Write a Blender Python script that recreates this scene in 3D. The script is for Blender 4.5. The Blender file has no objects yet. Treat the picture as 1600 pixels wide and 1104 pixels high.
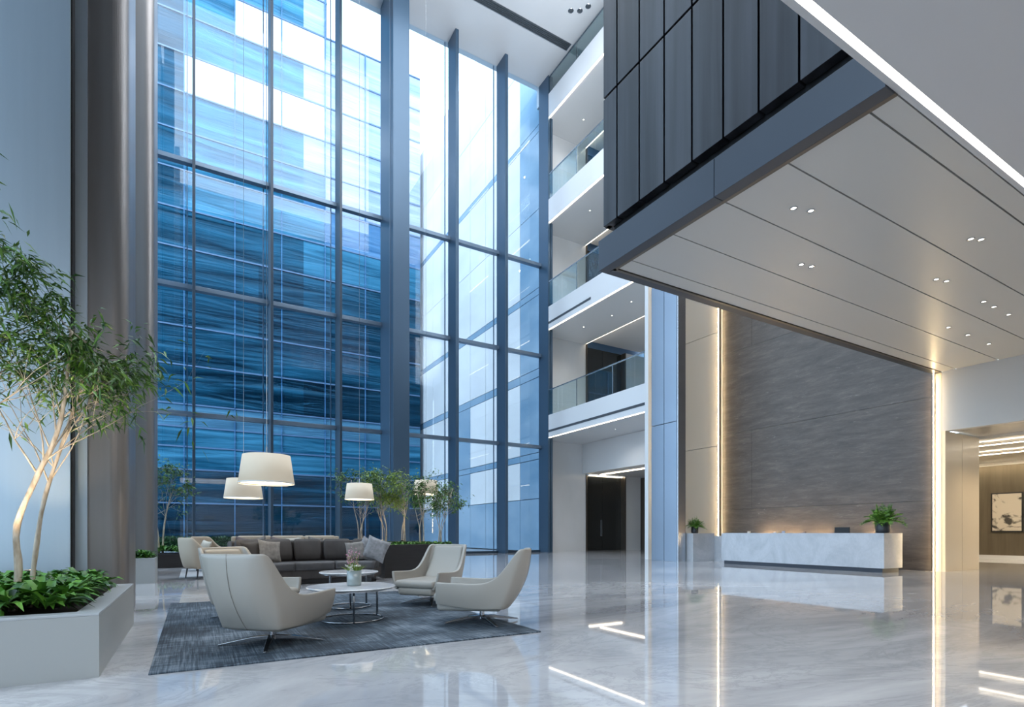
import bpy, math, random
from mathutils import Vector, Matrix
from mathutils import noise as mnoise
sin, cos, pi = math.sin, math.cos, math.pi
R = math.radians
sc = bpy.context.scene
COL = sc.collection

# ------------------------------------------------------------------ camera
cam_d = bpy.data.cameras.new('camera')
cam = bpy.data.objects.new('camera', cam_d)
COL.objects.link(cam)
cam.location = (0, 0, 1.1)
cam.rotation_euler = (R(90), 0, -math.atan2(0.5043, 0.8635))
cam_d.sensor_width = 36.0
cam_d.lens = 36.0 * 852.7 / 1600.0
cam_d.shift_y = 0.175
cam_d.clip_start = 0.05
cam_d.clip_end = 600
sc.camera = cam

# ------------------------------------------------------------------ exposure
sc.view_settings.view_transform = 'Standard'
sc.view_settings.look = 'None'
sc.view_settings.gamma = 1.0
sc.view_settings.exposure = 0.66
sc.view_settings.use_curve_mapping = False
sc.cycles.max_bounces = 7
sc.cycles.diffuse_bounces = 4
sc.cycles.glossy_bounces = 4
sc.cycles.transmission_bounces = 4
sc.cycles.transparent_max_bounces = 12
sc.cycles.sample_clamp_indirect = 6.0
sc.cycles.caustics_reflective = False
sc.cycles.caustics_refractive = False

# ------------------------------------------------------------------ world: bright overcast sky with cloud streaks
SKY = 3.0
w = bpy.data.worlds.new('sky')
sc.world = w
w.use_nodes = True
nt = w.node_tree
nt.nodes.clear()
wo = nt.nodes.new('ShaderNodeOutputWorld')
bg = nt.nodes.new('ShaderNodeBackground')
tc = nt.nodes.new('ShaderNodeTexCoord')
mp = nt.nodes.new('ShaderNodeMapping')
mp.inputs['Scale'].default_value = (1.5, 1.5, 5.0)
nz = nt.nodes.new('ShaderNodeTexNoise')
nz.inputs['Scale'].default_value = 2.0
nz.inputs['Detail'].default_value = 4
cr = nt.nodes.new('ShaderNodeValToRGB')
cr.color_ramp.elements[0].position = 0.35
cr.color_ramp.elements[0].color = (0.60, 0.78, 0.97, 1)
cr.color_ramp.elements[1].position = 0.65
cr.color_ramp.elements[1].color = (0.91, 0.95, 1.0, 1)
nt.links.new(tc.outputs['Generated'], mp.inputs['Vector'])
nt.links.new(mp.outputs['Vector'], nz.inputs['Vector'])
nt.links.new(nz.outputs['Fac'], cr.inputs['Fac'])
nt.links.new(cr.outputs['Color'], bg.inputs['Color'])
bg.inputs['Strength'].default_value = SKY
nt.links.new(bg.outputs[0], wo.inputs[0])


def area(name, loc, rot, size, power, color=(1, 1, 1), portal=False):
    l = bpy.data.lights.new(name, 'AREA')
    l.shape = 'RECTANGLE'
    l.size, l.size_y = size
    l.energy = power
    l.color = color
    o = bpy.data.objects.new(name, l)
    COL.objects.link(o)
    o.location = loc
    o.rotation_euler = rot
    if portal:
        l.cycles.is_portal = True
    return o


# portals guide sky light through the two glazed walls
area('sky_portal_front', (7.3, 26.7, 13.4), (R(-90), 0, 0), (20.0, 26.8), 1, portal=True)
area('sky_portal_left', (-6.2, 10.0, 13.3), (0, R(-90), 0), (26.6, 32.0), 1, portal=True)
COOL = (0.86, 0.93, 1.0)
WARM = (1.0, 0.80, 0.55)
NEUT = (1.0, 0.95, 0.88)
# unseen area lamps are added near the end to brighten the room
LAMPS = []


# ------------------------------------------------------------------ materials
def newmat(name):
    m = bpy.data.materials.new(name)
    m.use_nodes = True
    n = m.node_tree
    return m, n, n.nodes['Principled BSDF']


def mat(name, col, rough=0.5, metal=0.0, spec=0.5, noise=None, bump=None, scale=(1, 1, 1), ramp=(0.35, 0.65), detail=4, distort=0.0, emis=None, estr=0):
    m, n, b = newmat(name)
    b.inputs['Base Color'].default_value = (*col, 1)
    b.inputs['Roughness'].default_value = rough
    b.inputs['Metallic'].default_value = metal
    b.inputs['Specular IOR Level'].default_value = spec
    if noise or bump:
        t = n.nodes.new('ShaderNodeTexCoord')
        mpn = n.nodes.new('ShaderNodeMapping')
        mpn.inputs['Scale'].default_value = scale
        z = n.nodes.new('ShaderNodeTexNoise')
        z.inputs['Scale'].default_value = 1.0
        z.inputs['Detail'].default_value = detail
        z.inputs['Distortion'].default_value = distort
        n.links.new(t.outputs['Object'], mpn.inputs['Vector'])
        n.links.new(mpn.outputs['Vector'], z.inputs['Vector'])
        if noise:
            c = n.nodes.new('ShaderNodeValToRGB')
            c.color_ramp.elements[0].position = ramp[0]
            c.color_ramp.elements[1].position = ramp[1]
            c.color_ramp.elements[0].color = (*col, 1)
            c.color_ramp.elements[1].color = (*noise, 1)
            n.links.new(z.outputs['Fac'], c.inputs['Fac'])
            n.links.new(c.outputs['Color'], b.inputs['Base Color'])
        if bump:
            bp = n.nodes.new('ShaderNodeBump')
            bp.inputs['Strength'].default_value = bump[0]
            bp.inputs['Distance'].default_value = bump[1]
            n.links.new(z.outputs['Fac'], bp.inputs['Height'])
            n.links.new(bp.outputs['Normal'], b.inputs['Normal'])
    if emis:
        b.inputs['Emission Color'].default_value = (*emis, 1)
        b.inputs['Emission Strength'].default_value = estr
    return m


def glow(name, col, strength):
    m = bpy.data.materials.new(name)
    m.use_nodes = True
    n = m.node_tree
    n.nodes.clear()
    e = n.nodes.new('ShaderNodeEmission')
    e.inputs['Color'].default_value = (*col, 1)
    e.inputs['Strength'].default_value = strength
    o = n.nodes.new('ShaderNodeOutputMaterial')
    n.links.new(e.outputs[0], o.inputs[0])
    return m


def pane_mat(name, tint, refl=1.0, rough=0.0, ior=1.45):
    """thin architectural glass: clear tinted transmission plus a Fresnel mirror"""
    m = bpy.data.materials.new(name)
    m.use_nodes = True
    n = m.node_tree
    n.nodes.clear()
    tr = n.nodes.new('ShaderNodeBsdfTransparent')
    tr.inputs['Color'].default_value = (*tint, 1)
    gl = n.nodes.new('ShaderNodeBsdfGlossy')
    gl.inputs['Roughness'].default_value = rough
    gl.inputs['Color'].default_value = (refl, refl, refl, 1)
    fr = n.nodes.new('ShaderNodeFresnel')
    # same reflectance on both faces of the pane
    ge = n.nodes.new('ShaderNodeNewGeometry')
    ix = n.nodes.new('ShaderNodeMix')
    ix.data_type = 'FLOAT'
    ix.inputs[2].default_value = ior
    ix.inputs[3].default_value = 1.0 / ior
    n.links.new(ge.outputs['Backfacing'], ix.inputs[0])
    n.links.new(ix.outputs[0], fr.inputs['IOR'])
    mx = n.nodes.new('ShaderNodeMixShader')
    o = n.nodes.new('ShaderNodeOutputMaterial')
    n.links.new(fr.outputs[0], mx.inputs[0])
    n.links.new(tr.outputs[0], mx.inputs[1])
    n.links.new(gl.outputs[0], mx.inputs[2])
    n.links.new(mx.outputs[0], o.inputs[0])
    return m


def marble_mat(name, base, vein, dark, sc_=0.35, rough=0.06, spec=0.5, amount=0.5):
    m, n, b = newmat(name)
    t = n.nodes.new('ShaderNodeTexCoord')
    mpn = n.nodes.new('ShaderNodeMapping')
    mpn.inputs['Scale'].default_value = (sc_ * 0.7, sc_ * 1.5, sc_)
    mpn.inputs['Rotation'].default_value = (0.2, 0.1, 0.65)
    n.links.new(t.outputs['Object'], mpn.inputs['Vector'])
    z1 = n.nodes.new('ShaderNodeTexNoise')
    z1.inputs['Scale'].default_value = 1.0
    z1.inputs['Detail'].default_value = 9
    z1.inputs['Roughness'].default_value = 0.62
    z1.inputs['Distortion'].default_value = 1.6
    n.links.new(mpn.outputs['Vector'], z1.inputs['Vector'])
    z2 = n.nodes.new('ShaderNodeTexNoise')
    z2.inputs['Scale'].default_value = 3.1
    z2.inputs['Detail'].default_value = 10
    z2.inputs['Roughness'].default_value = 0.7
    z2.inputs['Distortion'].default_value = 2.5
    n.links.new(mpn.outputs['Vector'], z2.inputs['Vector'])
    c1 = n.nodes.new('ShaderNodeValToRGB')
    e = c1.color_ramp.elements
    e[0].position = 0.34
    e[0].color = (*vein, 1)
    e[1].position = 0.6
    e[1].color = (*base, 1)
    n.links.new(z1.outputs['Fac'], c1.inputs['Fac'])
    c2 = n.nodes.new('ShaderNodeValToRGB')
    e = c2.color_ramp.elements
    e[0].position = 0.465
    e[0].color = (0, 0, 0, 1)
    e[1].position = 0.535
    e[1].color = (0, 0, 0, 1)
    k = e.new(0.5)
    k.color = (amount, amount, amount, 1)
    n.links.new(z2.outputs['Fac'], c2.inputs['Fac'])
    mx = n.nodes.new('ShaderNodeMix')
    mx.data_type = 'RGBA'
    n.links.new(c2.outputs['Color'], mx.inputs[0])
    n.links.new(c1.outputs['Color'], mx.inputs[6])
    mx.inputs[7].default_value = (*dark, 1)
    n.links.new(mx.outputs[2], b.inputs['Base Color'])
    b.inputs['Roughness'].default_value = rough
    b.inputs['Specular IOR Level'].default_value = spec
    return m


M = {}
M['floor'] = marble_mat('polished_marble', (0.60, 0.595, 0.60), (0.30, 0.305, 0.325), (0.26, 0.265, 0.285), 0.20, 0.03, 1.0, 0.35)
M['deskmarble'] = marble_mat('desk_marble', (0.52, 0.54, 0.57), (0.42, 0.44, 0.47), (0.36, 0.38, 0.41), 0.8, 0.25, 0.4, 0.3)
M['tablemarble'] = marble_mat('table_marble', (0.72, 0.72, 0.72), (0.55, 0.55, 0.57), (0.4, 0.4, 0.42), 3.0, 0.12, 0.5, 0.4)
M['white'] = mat('white_panel', (0.72, 0.73, 0.74), 0.32)
M['ceilwhite'] = mat('ceiling_paint', (0.66, 0.66, 0.665), 0.5)
M['soffit'] = mat('satin_soffit', (0.53, 0.525, 0.505), 0.35, spec=0.4)
M['wallpanel'] = mat('pale_stone_panel', (0.66, 0.67, 0.67), 0.22, noise=(0.74, 0.75, 0.76), scale=(0.5, 0.5, 0.25))
M['beige'] = mat('beige_wall', (0.50, 0.46, 0.40), 0.35)
M['beigejamb'] = mat('polished_beige_panel', (0.70, 0.61, 0.47), 0.25)
M['taupe'] = mat('taupe_wallcovering', (0.105, 0.085, 0.055), 0.7, noise=(0.13, 0.105, 0.07), scale=(8, 8, 0.6))
M['frame'] = mat('blue_grey_mullion', (0.024, 0.045, 0.070), 0.36, metal=0.1)
M['framecol'] = mat('steel_blue_cladding', (0.055, 0.10, 0.155), 0.34, metal=0.35)
M['framelight'] = mat('satin_transom', (0.16, 0.22, 0.29), 0.35, metal=0.5)
M['bluecol'] = mat('brushed_blue_metal', (0.29, 0.35, 0.43), 0.3, metal=0.85, bump=(0.06, 0.02), scale=(60, 60, 0.4))
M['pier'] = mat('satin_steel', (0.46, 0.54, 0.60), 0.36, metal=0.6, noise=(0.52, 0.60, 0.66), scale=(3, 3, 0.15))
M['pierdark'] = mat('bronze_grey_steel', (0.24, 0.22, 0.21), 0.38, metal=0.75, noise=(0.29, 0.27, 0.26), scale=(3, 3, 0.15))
M['chromeedge'] = mat('bright_steel', (0.72, 0.78, 0.85), 0.16, metal=1.0)
M['clad'] = mat('dark_charcoal_cladding', (0.012, 0.012, 0.015), 0.30, spec=0.45, noise=(0.052, 0.052, 0.060), scale=(3.5, 3.5, 0.16), metal=0.2, detail=6)
M['fascia'] = mat('slate_fascia', (0.042, 0.050, 0.066), 0.4, metal=0.2)
M['black'] = mat('black_gap', (0.006, 0.006, 0.007), 0.6)
M['bronze'] = mat('bronze_trim', (0.13, 0.11, 0.09), 0.3, metal=0.7)
M['led'] = glow('warm_led_strip', (1.0, 0.74, 0.40), 30)
M['ledhall'] = glow('hall_cove_led', (1.0, 0.84, 0.60), 12)
M['ledwhite'] = glow('white_led_strip', (1.0, 0.95, 0.86), 5)
M['ledcove'] = glow('cove_led_and_added_glow', (1.0, 0.86, 0.66), 5)
M['spot'] = glow('downlight_glow', (1.0, 0.95, 0.85), 6)
M['uplight'] = glow('uplight_glow', (1.0, 0.75, 0.42), 14)
M['washer'] = glow('washer_glow', (1.0, 0.72, 0.40), 160)
M['glass'] = pane_mat('window_glass', (0.84, 0.92, 0.98))
M['railglass'] = pane_mat('rail_glass', (0.86, 0.94, 0.95), 1.0, ior=1.6)
M['steel'] = mat('brushed_steel', (0.5, 0.52, 0.55), 0.25, metal=1.0)
M['chrome'] = mat('polished_chrome', (0.40, 0.41, 0.43), 0.14, metal=1.0)
M['darkdoor'] = mat('dark_glass_door', (0.02, 0.022, 0.022), 0.08, spec=0.8)
M['leather'] = mat('ivory_leather', (0.35, 0.325, 0.285), 0.38, bump=(0.12, 0.004), scale=(90, 90, 90))
M['seam'] = mat('seam_thread', (0.20, 0.185, 0.165), 0.6)
M['beigefab'] = mat('beige_fabric', (0.46, 0.38, 0.29), 0.8, bump=(0.3, 0.003), scale=(150, 150, 150))
M['charcoal'] = mat('charcoal_velvet', (0.036, 0.031, 0.029), 0.7, noise=(0.056, 0.049, 0.046), scale=(5, 5, 2), bump=(0.2, 0.003))
M['sofaseat'] = mat('charcoal_seat', (0.055, 0.053, 0.055), 0.6, noise=(0.075, 0.073, 0.076), scale=(5, 5, 5))
M['greypil'] = mat('taupe_cushion', (0.16, 0.145, 0.13), 0.8, noise=(0.24, 0.22, 0.20), scale=(12, 12, 12), bump=(0.5, 0.004))
M['silverpil'] = mat('silver_cushion', (0.17, 0.165, 0.17), 0.6, noise=(0.27, 0.265, 0.27), scale=(14, 14, 14), bump=(0.5, 0.004))
M['creampil'] = mat('cream_cushion', (0.58, 0.53, 0.45), 0.8)
M['mauvepil'] = mat('mauve_cushion', (0.17, 0.13, 0.12), 0.7)
M['darkleg'] = mat('black_leg', (0.02, 0.02, 0.022), 0.4)
M['planterwhite'] = mat('grey_white_planter', (0.36, 0.37, 0.36), 0.45)
M['planterrim'] = mat('planter_rim', (0.40, 0.42, 0.43), 0.3)
M['planterdark'] = mat('dark_wood_planter', (0.013, 0.011, 0.011), 0.4, noise=(0.020, 0.017, 0.016), scale=(3, 3, 30))
M['soil'] = mat('soil', (0.02, 0.014, 0.01), 0.95)
M['bark'] = mat('pale_bark', (0.36, 0.28, 0.20), 0.8, noise=(0.62, 0.54, 0.44), scale=(25, 25, 8), bump=(0.6, 0.01))
M['potdark'] = mat('charcoal_pot', (0.03, 0.032, 0.036), 0.3)
M['linen'] = mat('linen_shade', (0.58, 0.52, 0.42), 0.8, emis=(1.0, 0.86, 0.66), estr=0.16)
M['shadetrim'] = mat('shade_trim', (0.85, 0.82, 0.75), 0.7)
M['bulb'] = glow('bulb_glow', (1.0, 0.82, 0.55), 4)
M['vase'] = mat('grey_glass_vase', (0.28, 0.33, 0.33), 0.08, spec=0.8)
M['monitor'] = mat('black_plastic', (0.006, 0.006, 0.007), 0.35)
M['paper'] = mat('ivory_paper', (0.55, 0.50, 0.42), 0.8)
M['ink'] = mat('black_ink', (0.02, 0.02, 0.022), 0.8)
M['bluedev'] = mat('pale_blue_plastic', (0.30, 0.36, 0.45), 0.4)
M['pinkfl'] = mat('pink_petal', (0.55, 0.25, 0.35), 0.7)
M['whitefl'] = mat('white_petal', (0.75, 0.75, 0.70), 0.7)
M['grille'] = mat('dark_grille', (0.06, 0.07, 0.08), 0.5)
M['pave'] = mat('pale_paving', (0.30, 0.33, 0.36), 0.6)


def leaf_mat(name, c1, c2, sat=1.0):
    m, n, b = newmat(name)
    g = n.nodes.new('ShaderNodeNewGeometry')
    c = n.nodes.new('ShaderNodeValToRGB')
    c.color_ramp.elements[0].color = (*c1, 1)
    c.color_ramp.elements[1].color = (*c2, 1)
    n.links.new(g.outputs['Random Per Island'], c.inputs['Fac'])
    n.links.new(c.outputs['Color'], b.inputs['Base Color'])
    b.inputs['Roughness'].default_value = 0.45
    return m


M['leaf'] = leaf_mat('bamboo_leaf', (0.015, 0.060, 0.008), (0.11, 0.24, 0.025))
M['leafbright'] = leaf_mat('young_leaf', (0.07, 0.16, 0.015), (0.30, 0.40, 0.05))
M['shrubleaf'] = leaf_mat('shrub_leaf', (0.018, 0.080, 0.010), (0.13, 0.32, 0.035))
M['fernleaf'] = leaf_mat('fern_leaf', (0.03, 0.11, 0.010), (0.14, 0.32, 0.03))


def stone_mat():
    m, n, b = newmat('dark_streaked_stone')
    t = n.nodes.new('ShaderNodeTexCoord')
    mpn = n.nodes.new('ShaderNodeMapping')
    mpn.inputs['Scale'].default_value = (1, 0.7, 4.2)
    mpn.inputs['Rotation'].default_value = (R(-4), 0, 0)
    n.links.new(t.outputs['Object'], mpn.inputs['Vector'])
    z = n.nodes.new('ShaderNodeTexNoise')
    z.inputs['Scale'].default_value = 1.3
    z.inputs['Detail'].default_value = 12
    z.inputs['Roughness'].default_value = 0.8
    z.inputs['Distortion'].default_value = 0.35
    n.links.new(mpn.outputs['Vector'], z.inputs['Vector'])
    c = n.nodes.new('ShaderNodeValToRGB')
    e = c.color_ramp.elements
    e[0].position = 0.3
    e[0].color = (0.052, 0.043, 0.037, 1)
    e[1].position = 0.75
    e[1].color = (0.175, 0.142, 0.118, 1)
    k = e.new(0.52)
    k.color = (0.096, 0.078, 0.066, 1)
    n.links.new(z.outputs['Fac'], c.inputs['Fac'])
    z2 = n.nodes.new('ShaderNodeTexNoise')
    z2.inputs['Scale'].default_value = 4.5
    z2.inputs['Detail'].default_value = 8
    z2.inputs['Distortion'].default_value = 1.5
    n.links.new(mpn.outputs['Vector'], z2.inputs['Vector'])
    c2 = n.nodes.new('ShaderNodeValToRGB')
    e = c2.color_ramp.elements
    e[0].position = 0.66
    e[0].color = (0, 0, 0, 1)
    e[1].position = 0.76
    e[1].color = (0.7, 0.7, 0.7, 1)
    n.links.new(z2.outputs['Fac'], c2.inputs['Fac'])
    mx = n.nodes.new('ShaderNodeMix')
    mx.data_type = 'RGBA'
    n.links.new(c2.outputs['Color'], mx.inputs[0])
    n.links.new(c.outputs['Color'], mx.inputs[6])
    mx.inputs[7].default_value = (0.24, 0.21, 0.19, 1)
    n.links.new(mx.outputs[2], b.inputs['Base Color'])
    b.inputs['Roughness'].default_value = 0.4
    bp = n.nodes.new('ShaderNodeBump')
    bp.inputs['Strength'].default_value = 0.25
    bp.inputs['Distance'].default_value = 0.02
    n.links.new(z.outputs['Fac'], bp.inputs['Height'])
    n.links.new(bp.outputs['Normal'], b.inputs['Normal'])
    return m


M['stone'] = stone_mat()


def rug_mat():
    m, n, b = newmat('distressed_blue_rug')
    t = n.nodes.new('ShaderNodeTexCoord')

    def nz(scale, s3, det=6):
        mpn = n.nodes.new('ShaderNodeMapping')
        mpn.inputs['Scale'].default_value = s3
        n.links.new(t.outputs['Object'], mpn.inputs['Vector'])
        z = n.nodes.new('ShaderNodeTexNoise')
        z.inputs['Scale'].default_value = scale
        z.inputs['Detail'].default_value = det
        z.inputs['Roughness'].default_value = 0.7
        n.links.new(mpn.outputs['Vector'], z.inputs['Vector'])
        return z
    a = nz(1.0, (1.2, 55, 1))
    c = nz(1.0, (60, 1.5, 1))
    d = nz(1.2, (1, 1, 1), 3)
    ad = n.nodes.new('ShaderNodeMath')
    ad.operation = 'ADD'
    n.links.new(a.outputs['Fac'], ad.inputs[0])
    n.links.new(c.outputs['Fac'], ad.inputs[1])
    ad2 = n.nodes.new('ShaderNodeMath')
    ad2.operation = 'ADD'
    n.links.new(ad.outputs[0], ad2.inputs[0])
    n.links.new(d.outputs['Fac'], ad2.inputs[1])
    mu = n.nodes.new('ShaderNodeMath')
    mu.operation = 'MULTIPLY'
    mu.inputs[1].default_value = 1 / 3
    n.links.new(ad2.outputs[0], mu.inputs[0])
    r = n.nodes.new('ShaderNodeValToRGB')
    e = r.color_ramp.elements
    e[0].position = 0.43
    e[0].color = (0.006, 0.012, 0.020, 1)
    e[1].position = 0.59
    e[1].color = (0.20, 0.24, 0.28, 1)
    k = e.new(0.5)
    k.color = (0.035, 0.056, 0.080, 1)
    n.links.new(mu.outputs[0], r.inputs['Fac'])
    n.links.new(r.outputs['Color'], b.inputs['Base Color'])
    b.inputs['Roughness'].default_value = 0.75
    bp = n.nodes.new('ShaderNodeBump')
    bp.inputs['Strength'].default_value = 0.4
    bp.inputs['Distance'].default_value = 0.004
    n.links.new(ad.outputs[0], bp.inputs['Height'])
    n.links.new(bp.outputs['Normal'], b.inputs['Normal'])
    return m


M['rug'] = rug_mat()


def facade_mat(name, c1, c2, rough=0.12, spec=0.5, metal=0.0, sx=0.10, sz=1.3):
    """tinted tower glass, wavy to mirror the sky; reflection streaks also painted in colour"""
    m = mat(name, c1, rough, metal=metal, spec=spec, noise=c2, bump=(0.5, 0.6), scale=(sx, sx, sz), detail=7, distort=0.6, ramp=(0.38, 0.62))
    m.node_tree.nodes['Principled BSDF'].inputs['Specular Tint'].default_value = (0.16, 0.62, 1.0, 1)
    return m


FAC = 1.0
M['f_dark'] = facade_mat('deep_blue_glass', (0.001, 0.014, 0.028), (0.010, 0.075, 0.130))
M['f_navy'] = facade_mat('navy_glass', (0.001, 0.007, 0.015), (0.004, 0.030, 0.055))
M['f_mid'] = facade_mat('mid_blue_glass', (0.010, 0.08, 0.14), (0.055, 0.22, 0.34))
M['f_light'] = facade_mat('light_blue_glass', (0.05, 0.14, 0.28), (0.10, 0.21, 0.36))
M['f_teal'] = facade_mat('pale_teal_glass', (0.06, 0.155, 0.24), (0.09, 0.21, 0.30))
M['f_pale'] = facade_mat('pale_painted_reflection', (0.31, 0.37, 0.50), (0.48, 0.52, 0.62), 0.3)  # pale reflected area painted into the tower cells
M['f_white'] = mat('white_sky_reflection', (0.78, 0.80, 0.83), 0.5)  # bright bands of reflected sky, painted as cell colour
M['f_line'] = mat('facade_frame', (0.10, 0.18, 0.30), 0.4)
M['wing'] = mat('wing_panel', (0.80, 0.78, 0.76), 0.3, noise=(0.95, 0.92, 0.89), scale=(1, 0.15, 0.35), detail=5)
M['wingblue'] = mat('wing_glass', (0.20, 0.33, 0.45), 0.12, noise=(0.40, 0.52, 0.62), scale=(1, 0.12, 0.3), detail=5)
M['hedge'] = leaf_mat('hedge_leaf', (0.01, 0.04, 0.015), (0.05, 0.12, 0.04))


# ------------------------------------------------------------------ mesh helpers
class MB:
    def __init__(s):
        s.v, s.f, s.mi = [], [], []

    def add(s, vs, fs, mi=0):
        k = len(s.v)
        s.v += [tuple(p) for p in vs]
        s.f += [tuple(i + k for i in f) for f in fs]
        s.mi += [mi] * len(fs)
        return s

    def box(s, x0, x1, y0, y1, z0, z1, mi=0):
        v = [(x0, y0, z0), (x1, y0, z0), (x1, y1, z0), (x0, y1, z0), (x0, y0, z1), (x1, y0, z1), (x1, y1, z1), (x0, y1, z1)]
        f = [(0, 3, 2, 1), (4, 5, 6, 7), (0, 1, 5, 4), (1, 2, 6, 5), (2, 3, 7, 6), (3, 0, 4, 7)]
        return s.add(v, f, mi)

    def quad(s, a, b, c, d, mi=0):
        return s.add([a, b, c, d], [(0, 1, 2, 3)], mi)

    def tube(s, pts, rad, seg=8, cap=True, mi=0):
        pts = [Vector(p) for p in pts]
        n = len(pts)
        if not hasattr(rad, '__len__'):
            rad = [rad] * n
        vs = []
        up = Vector((0, 0, 1))
        prev = None
        for i, p in enumerate(pts):
            d = (pts[min(i + 1, n - 1)] - pts[max(i - 1, 0)])
            if d.length < 1e-9:
                d = Vector((0, 0, 1))
            d.normalize()
            if prev is None:
                a = d.cross(up)
                if a.length < 1e-3:
                    a = d.cross(Vector((1, 0, 0)))
            else:
                a = prev - d * prev.dot(d)
            a.normalize()
            prev = a
            b = d.cross(a)
            for k in range(seg):
                t = 2 * pi * k / seg
                vs.append(p + (a * cos(t) + b * sin(t)) * rad[i])
        fs = []
        for i in range(n - 1):
            for k in range(seg):
                k2 = (k + 1) % seg
                fs.append((i * seg + k, i * seg + k2, (i + 1) * seg + k2, (i + 1) * seg + k))
        if cap:
            fs.append(tuple(range(seg - 1, -1, -1)))
            fs.append(tuple((n - 1) * seg + k for k in range(seg)))
        return s.add(vs, fs, mi)

    def lathe(s, prof, seg=32, c=(0, 0), mi=0):
        vs, fs = [], []
        for (r, z) in prof:
            for k in range(seg):
                t = 2 * pi * k / seg
                vs.append((c[0] + r * cos(t), c[1] + r * sin(t), z))
        for i in range(len(prof) - 1):
            for k in range(seg):
                k2 = (k + 1) % seg
                fs.append((i * seg + k, i * seg + k2, (i + 1) * seg + k2, (i + 1) * seg + k))
        return s.add(vs, fs, mi)

    def prism(s, outline, z0, z1, mi=0):
        n = len(outline)
        vs = [(x, y, z0) for x, y in outline] + [(x, y, z1) for x, y in outline]
        fs = [tuple(range(n - 1, -1, -1)), tuple(range(n, 2 * n))]
        for i in range(n):
            j = (i + 1) % n
            fs.append((i, j, n + j, n + i))
        return s.add(vs, fs, mi)

    def build(s, name, mats, parent=None, smooth=False, bevel=0, subsurf=0, solid=0):
        me = bpy.data.meshes.new(name)
        me.from_pydata(s.v, [], s.f)
        if not isinstance(mats, (list, tuple)):
            mats = [mats]
        for m in mats:
            me.materials.append(m)
        if len(mats) > 1:
            me.polygons.foreach_set('material_index', s.mi)
        if smooth:
            me.polygons.foreach_set('use_smooth', [True] * len(s.f))
        me.update()
        o = bpy.data.objects.new(name, me)
        COL.objects.link(o)
        if parent:
            o.parent = parent
        if solid:
            md = o.modifiers.new('solid', 'SOLIDIFY')
            md.thickness = solid
            md.offset = 0
        if bevel:
            md = o.modifiers.new('bevel', 'BEVEL')
            md.width = bevel
            md.segments = 3
            md.limit_method = 'ANGLE'
            md.angle_limit = R(40)
        if subsurf:
            md = o.modifiers.new('sub', 'SUBSURF')
            md.levels = md.render_levels = subsurf
        return o


def tag(o, label=None, cat=None, group=None, kind=None):
    if label:
        o['label'] = label
    if cat:
        o['category'] = cat
    if group:
        o['group'] = group
    if kind:
        o['kind'] = kind
    return o


def empty(name, loc=(0, 0, 0), rz=0):
    e = bpy.data.objects.new(name, None)
    e.empty_display_size = 0.2
    COL.objects.link(e)
    e.location = loc
    e.rotation_euler = (0, 0, rz)
    return e


def kids(o):
    return [c for c in bpy.data.objects if c.parent == o]


def copy_tree(o, parent=None):
    c = o.copy()
    COL.objects.link(c)
    c.parent = parent
    for ch in kids(o):
        copy_tree(ch, c)
    return c


def struct(o, label, cat):
    return tag(o, label, cat, kind='structure')


def boxo(name, m, dims, parent=None, bevel=0):
    return MB().box(*dims).build(name, m, parent, bevel=bevel)


# ------------------------------------------------------------------ dimensions
YG = 26.2      # glass wall plane
XB = 17.1      # balcony front plane
XR = 18.3      # reception wall plane
ZC = 26.6      # atrium ceiling
ZS = 5.65      # low soffit height

# ------------------------------------------------------------------ shell
fl = boxo('floor', M['floor'], (-6.3, 31, -8, YG + 0.25, -0.2, 0))
struct(fl, 'polished pale grey veined marble floor of the whole lobby', 'floor')
o = boxo('ceiling', M['ceilwhite'], (-6.3, 25.4, 2.9, YG + 0.3, ZC, ZC + 0.4))
struct(o, 'high white ceiling over the tall atrium', 'ceiling')
# linear slot grille and small downlights in the high ceiling
g = empty('ceiling_slot', (14.3, 23.25, ZC))
tag(g, 'long dark linear air slot in the high atrium ceiling', 'air vent')
boxo('slot_frame', M['steel'], (-5.0, 2.75, -0.22, 0.22, -0.02, 0.0), g)
b = MB()
for k in range(5):
    b.box(-4.95, 2.7, -0.20 + k * 0.085, -0.145 + k * 0.085, -0.05, -0.02)
b.build('slot_blades', M['grille'], g)

# rear wall of the atrium above the low ceiling, and box sides
o = boxo('wall_rear', M['clad'], (-6.3, 6.2, 2.6, 2.84, ZS + 0.4, ZC))
o2 = MB().box(6.2, 25.2, 2.6, 2.84, 14.0, ZC).build('wall_rear_upper', M['clad'])
struct(o2, 'dark wall far above the clad box at the back of the atrium', 'wall')
o3 = boxo('wall_right_upper', M['white'], (XR, XR + 0.2, 2.84, 16.7, 14.02, ZC))
struct(o3, 'white wall high above the reception', 'wall')
struct(o, 'dark panelled wall rising above the low entrance ceiling', 'wall')
o = boxo('wall_back', M['white'], (-6.3, 31, -8.3, -8, 0, ZS + 0.4))
struct(o, 'wall behind the entrance zone', 'wall')

# ---- low ceiling with LED slot (Y < 2.87)
lc = MB()
lc.box(-6.3, XR, -8, 2.735, ZS, ZS + 0.4)
lc.box(-6.3, XR, 2.735, 2.87, ZS + 0.08, ZS + 0.4)
lc.box(-6.3, XR, 2.81, 2.87, ZS, ZS + 0.08)
o = lc.build('ceiling_low', mat('low_ceiling_paint', (0.57, 0.57, 0.58), 0.5))
struct(o, 'plain pale low ceiling beside the white light line at upper right', 'ceiling')
ls = boxo('linear_light', M['ledwhite'], (-6.2, XR - 0.1, 2.740, 2.805, ZS + 0.02, ZS + 0.075))
tag(ls, 'long straight white light line recessed along the low ceiling edge', 'light strip')

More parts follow.
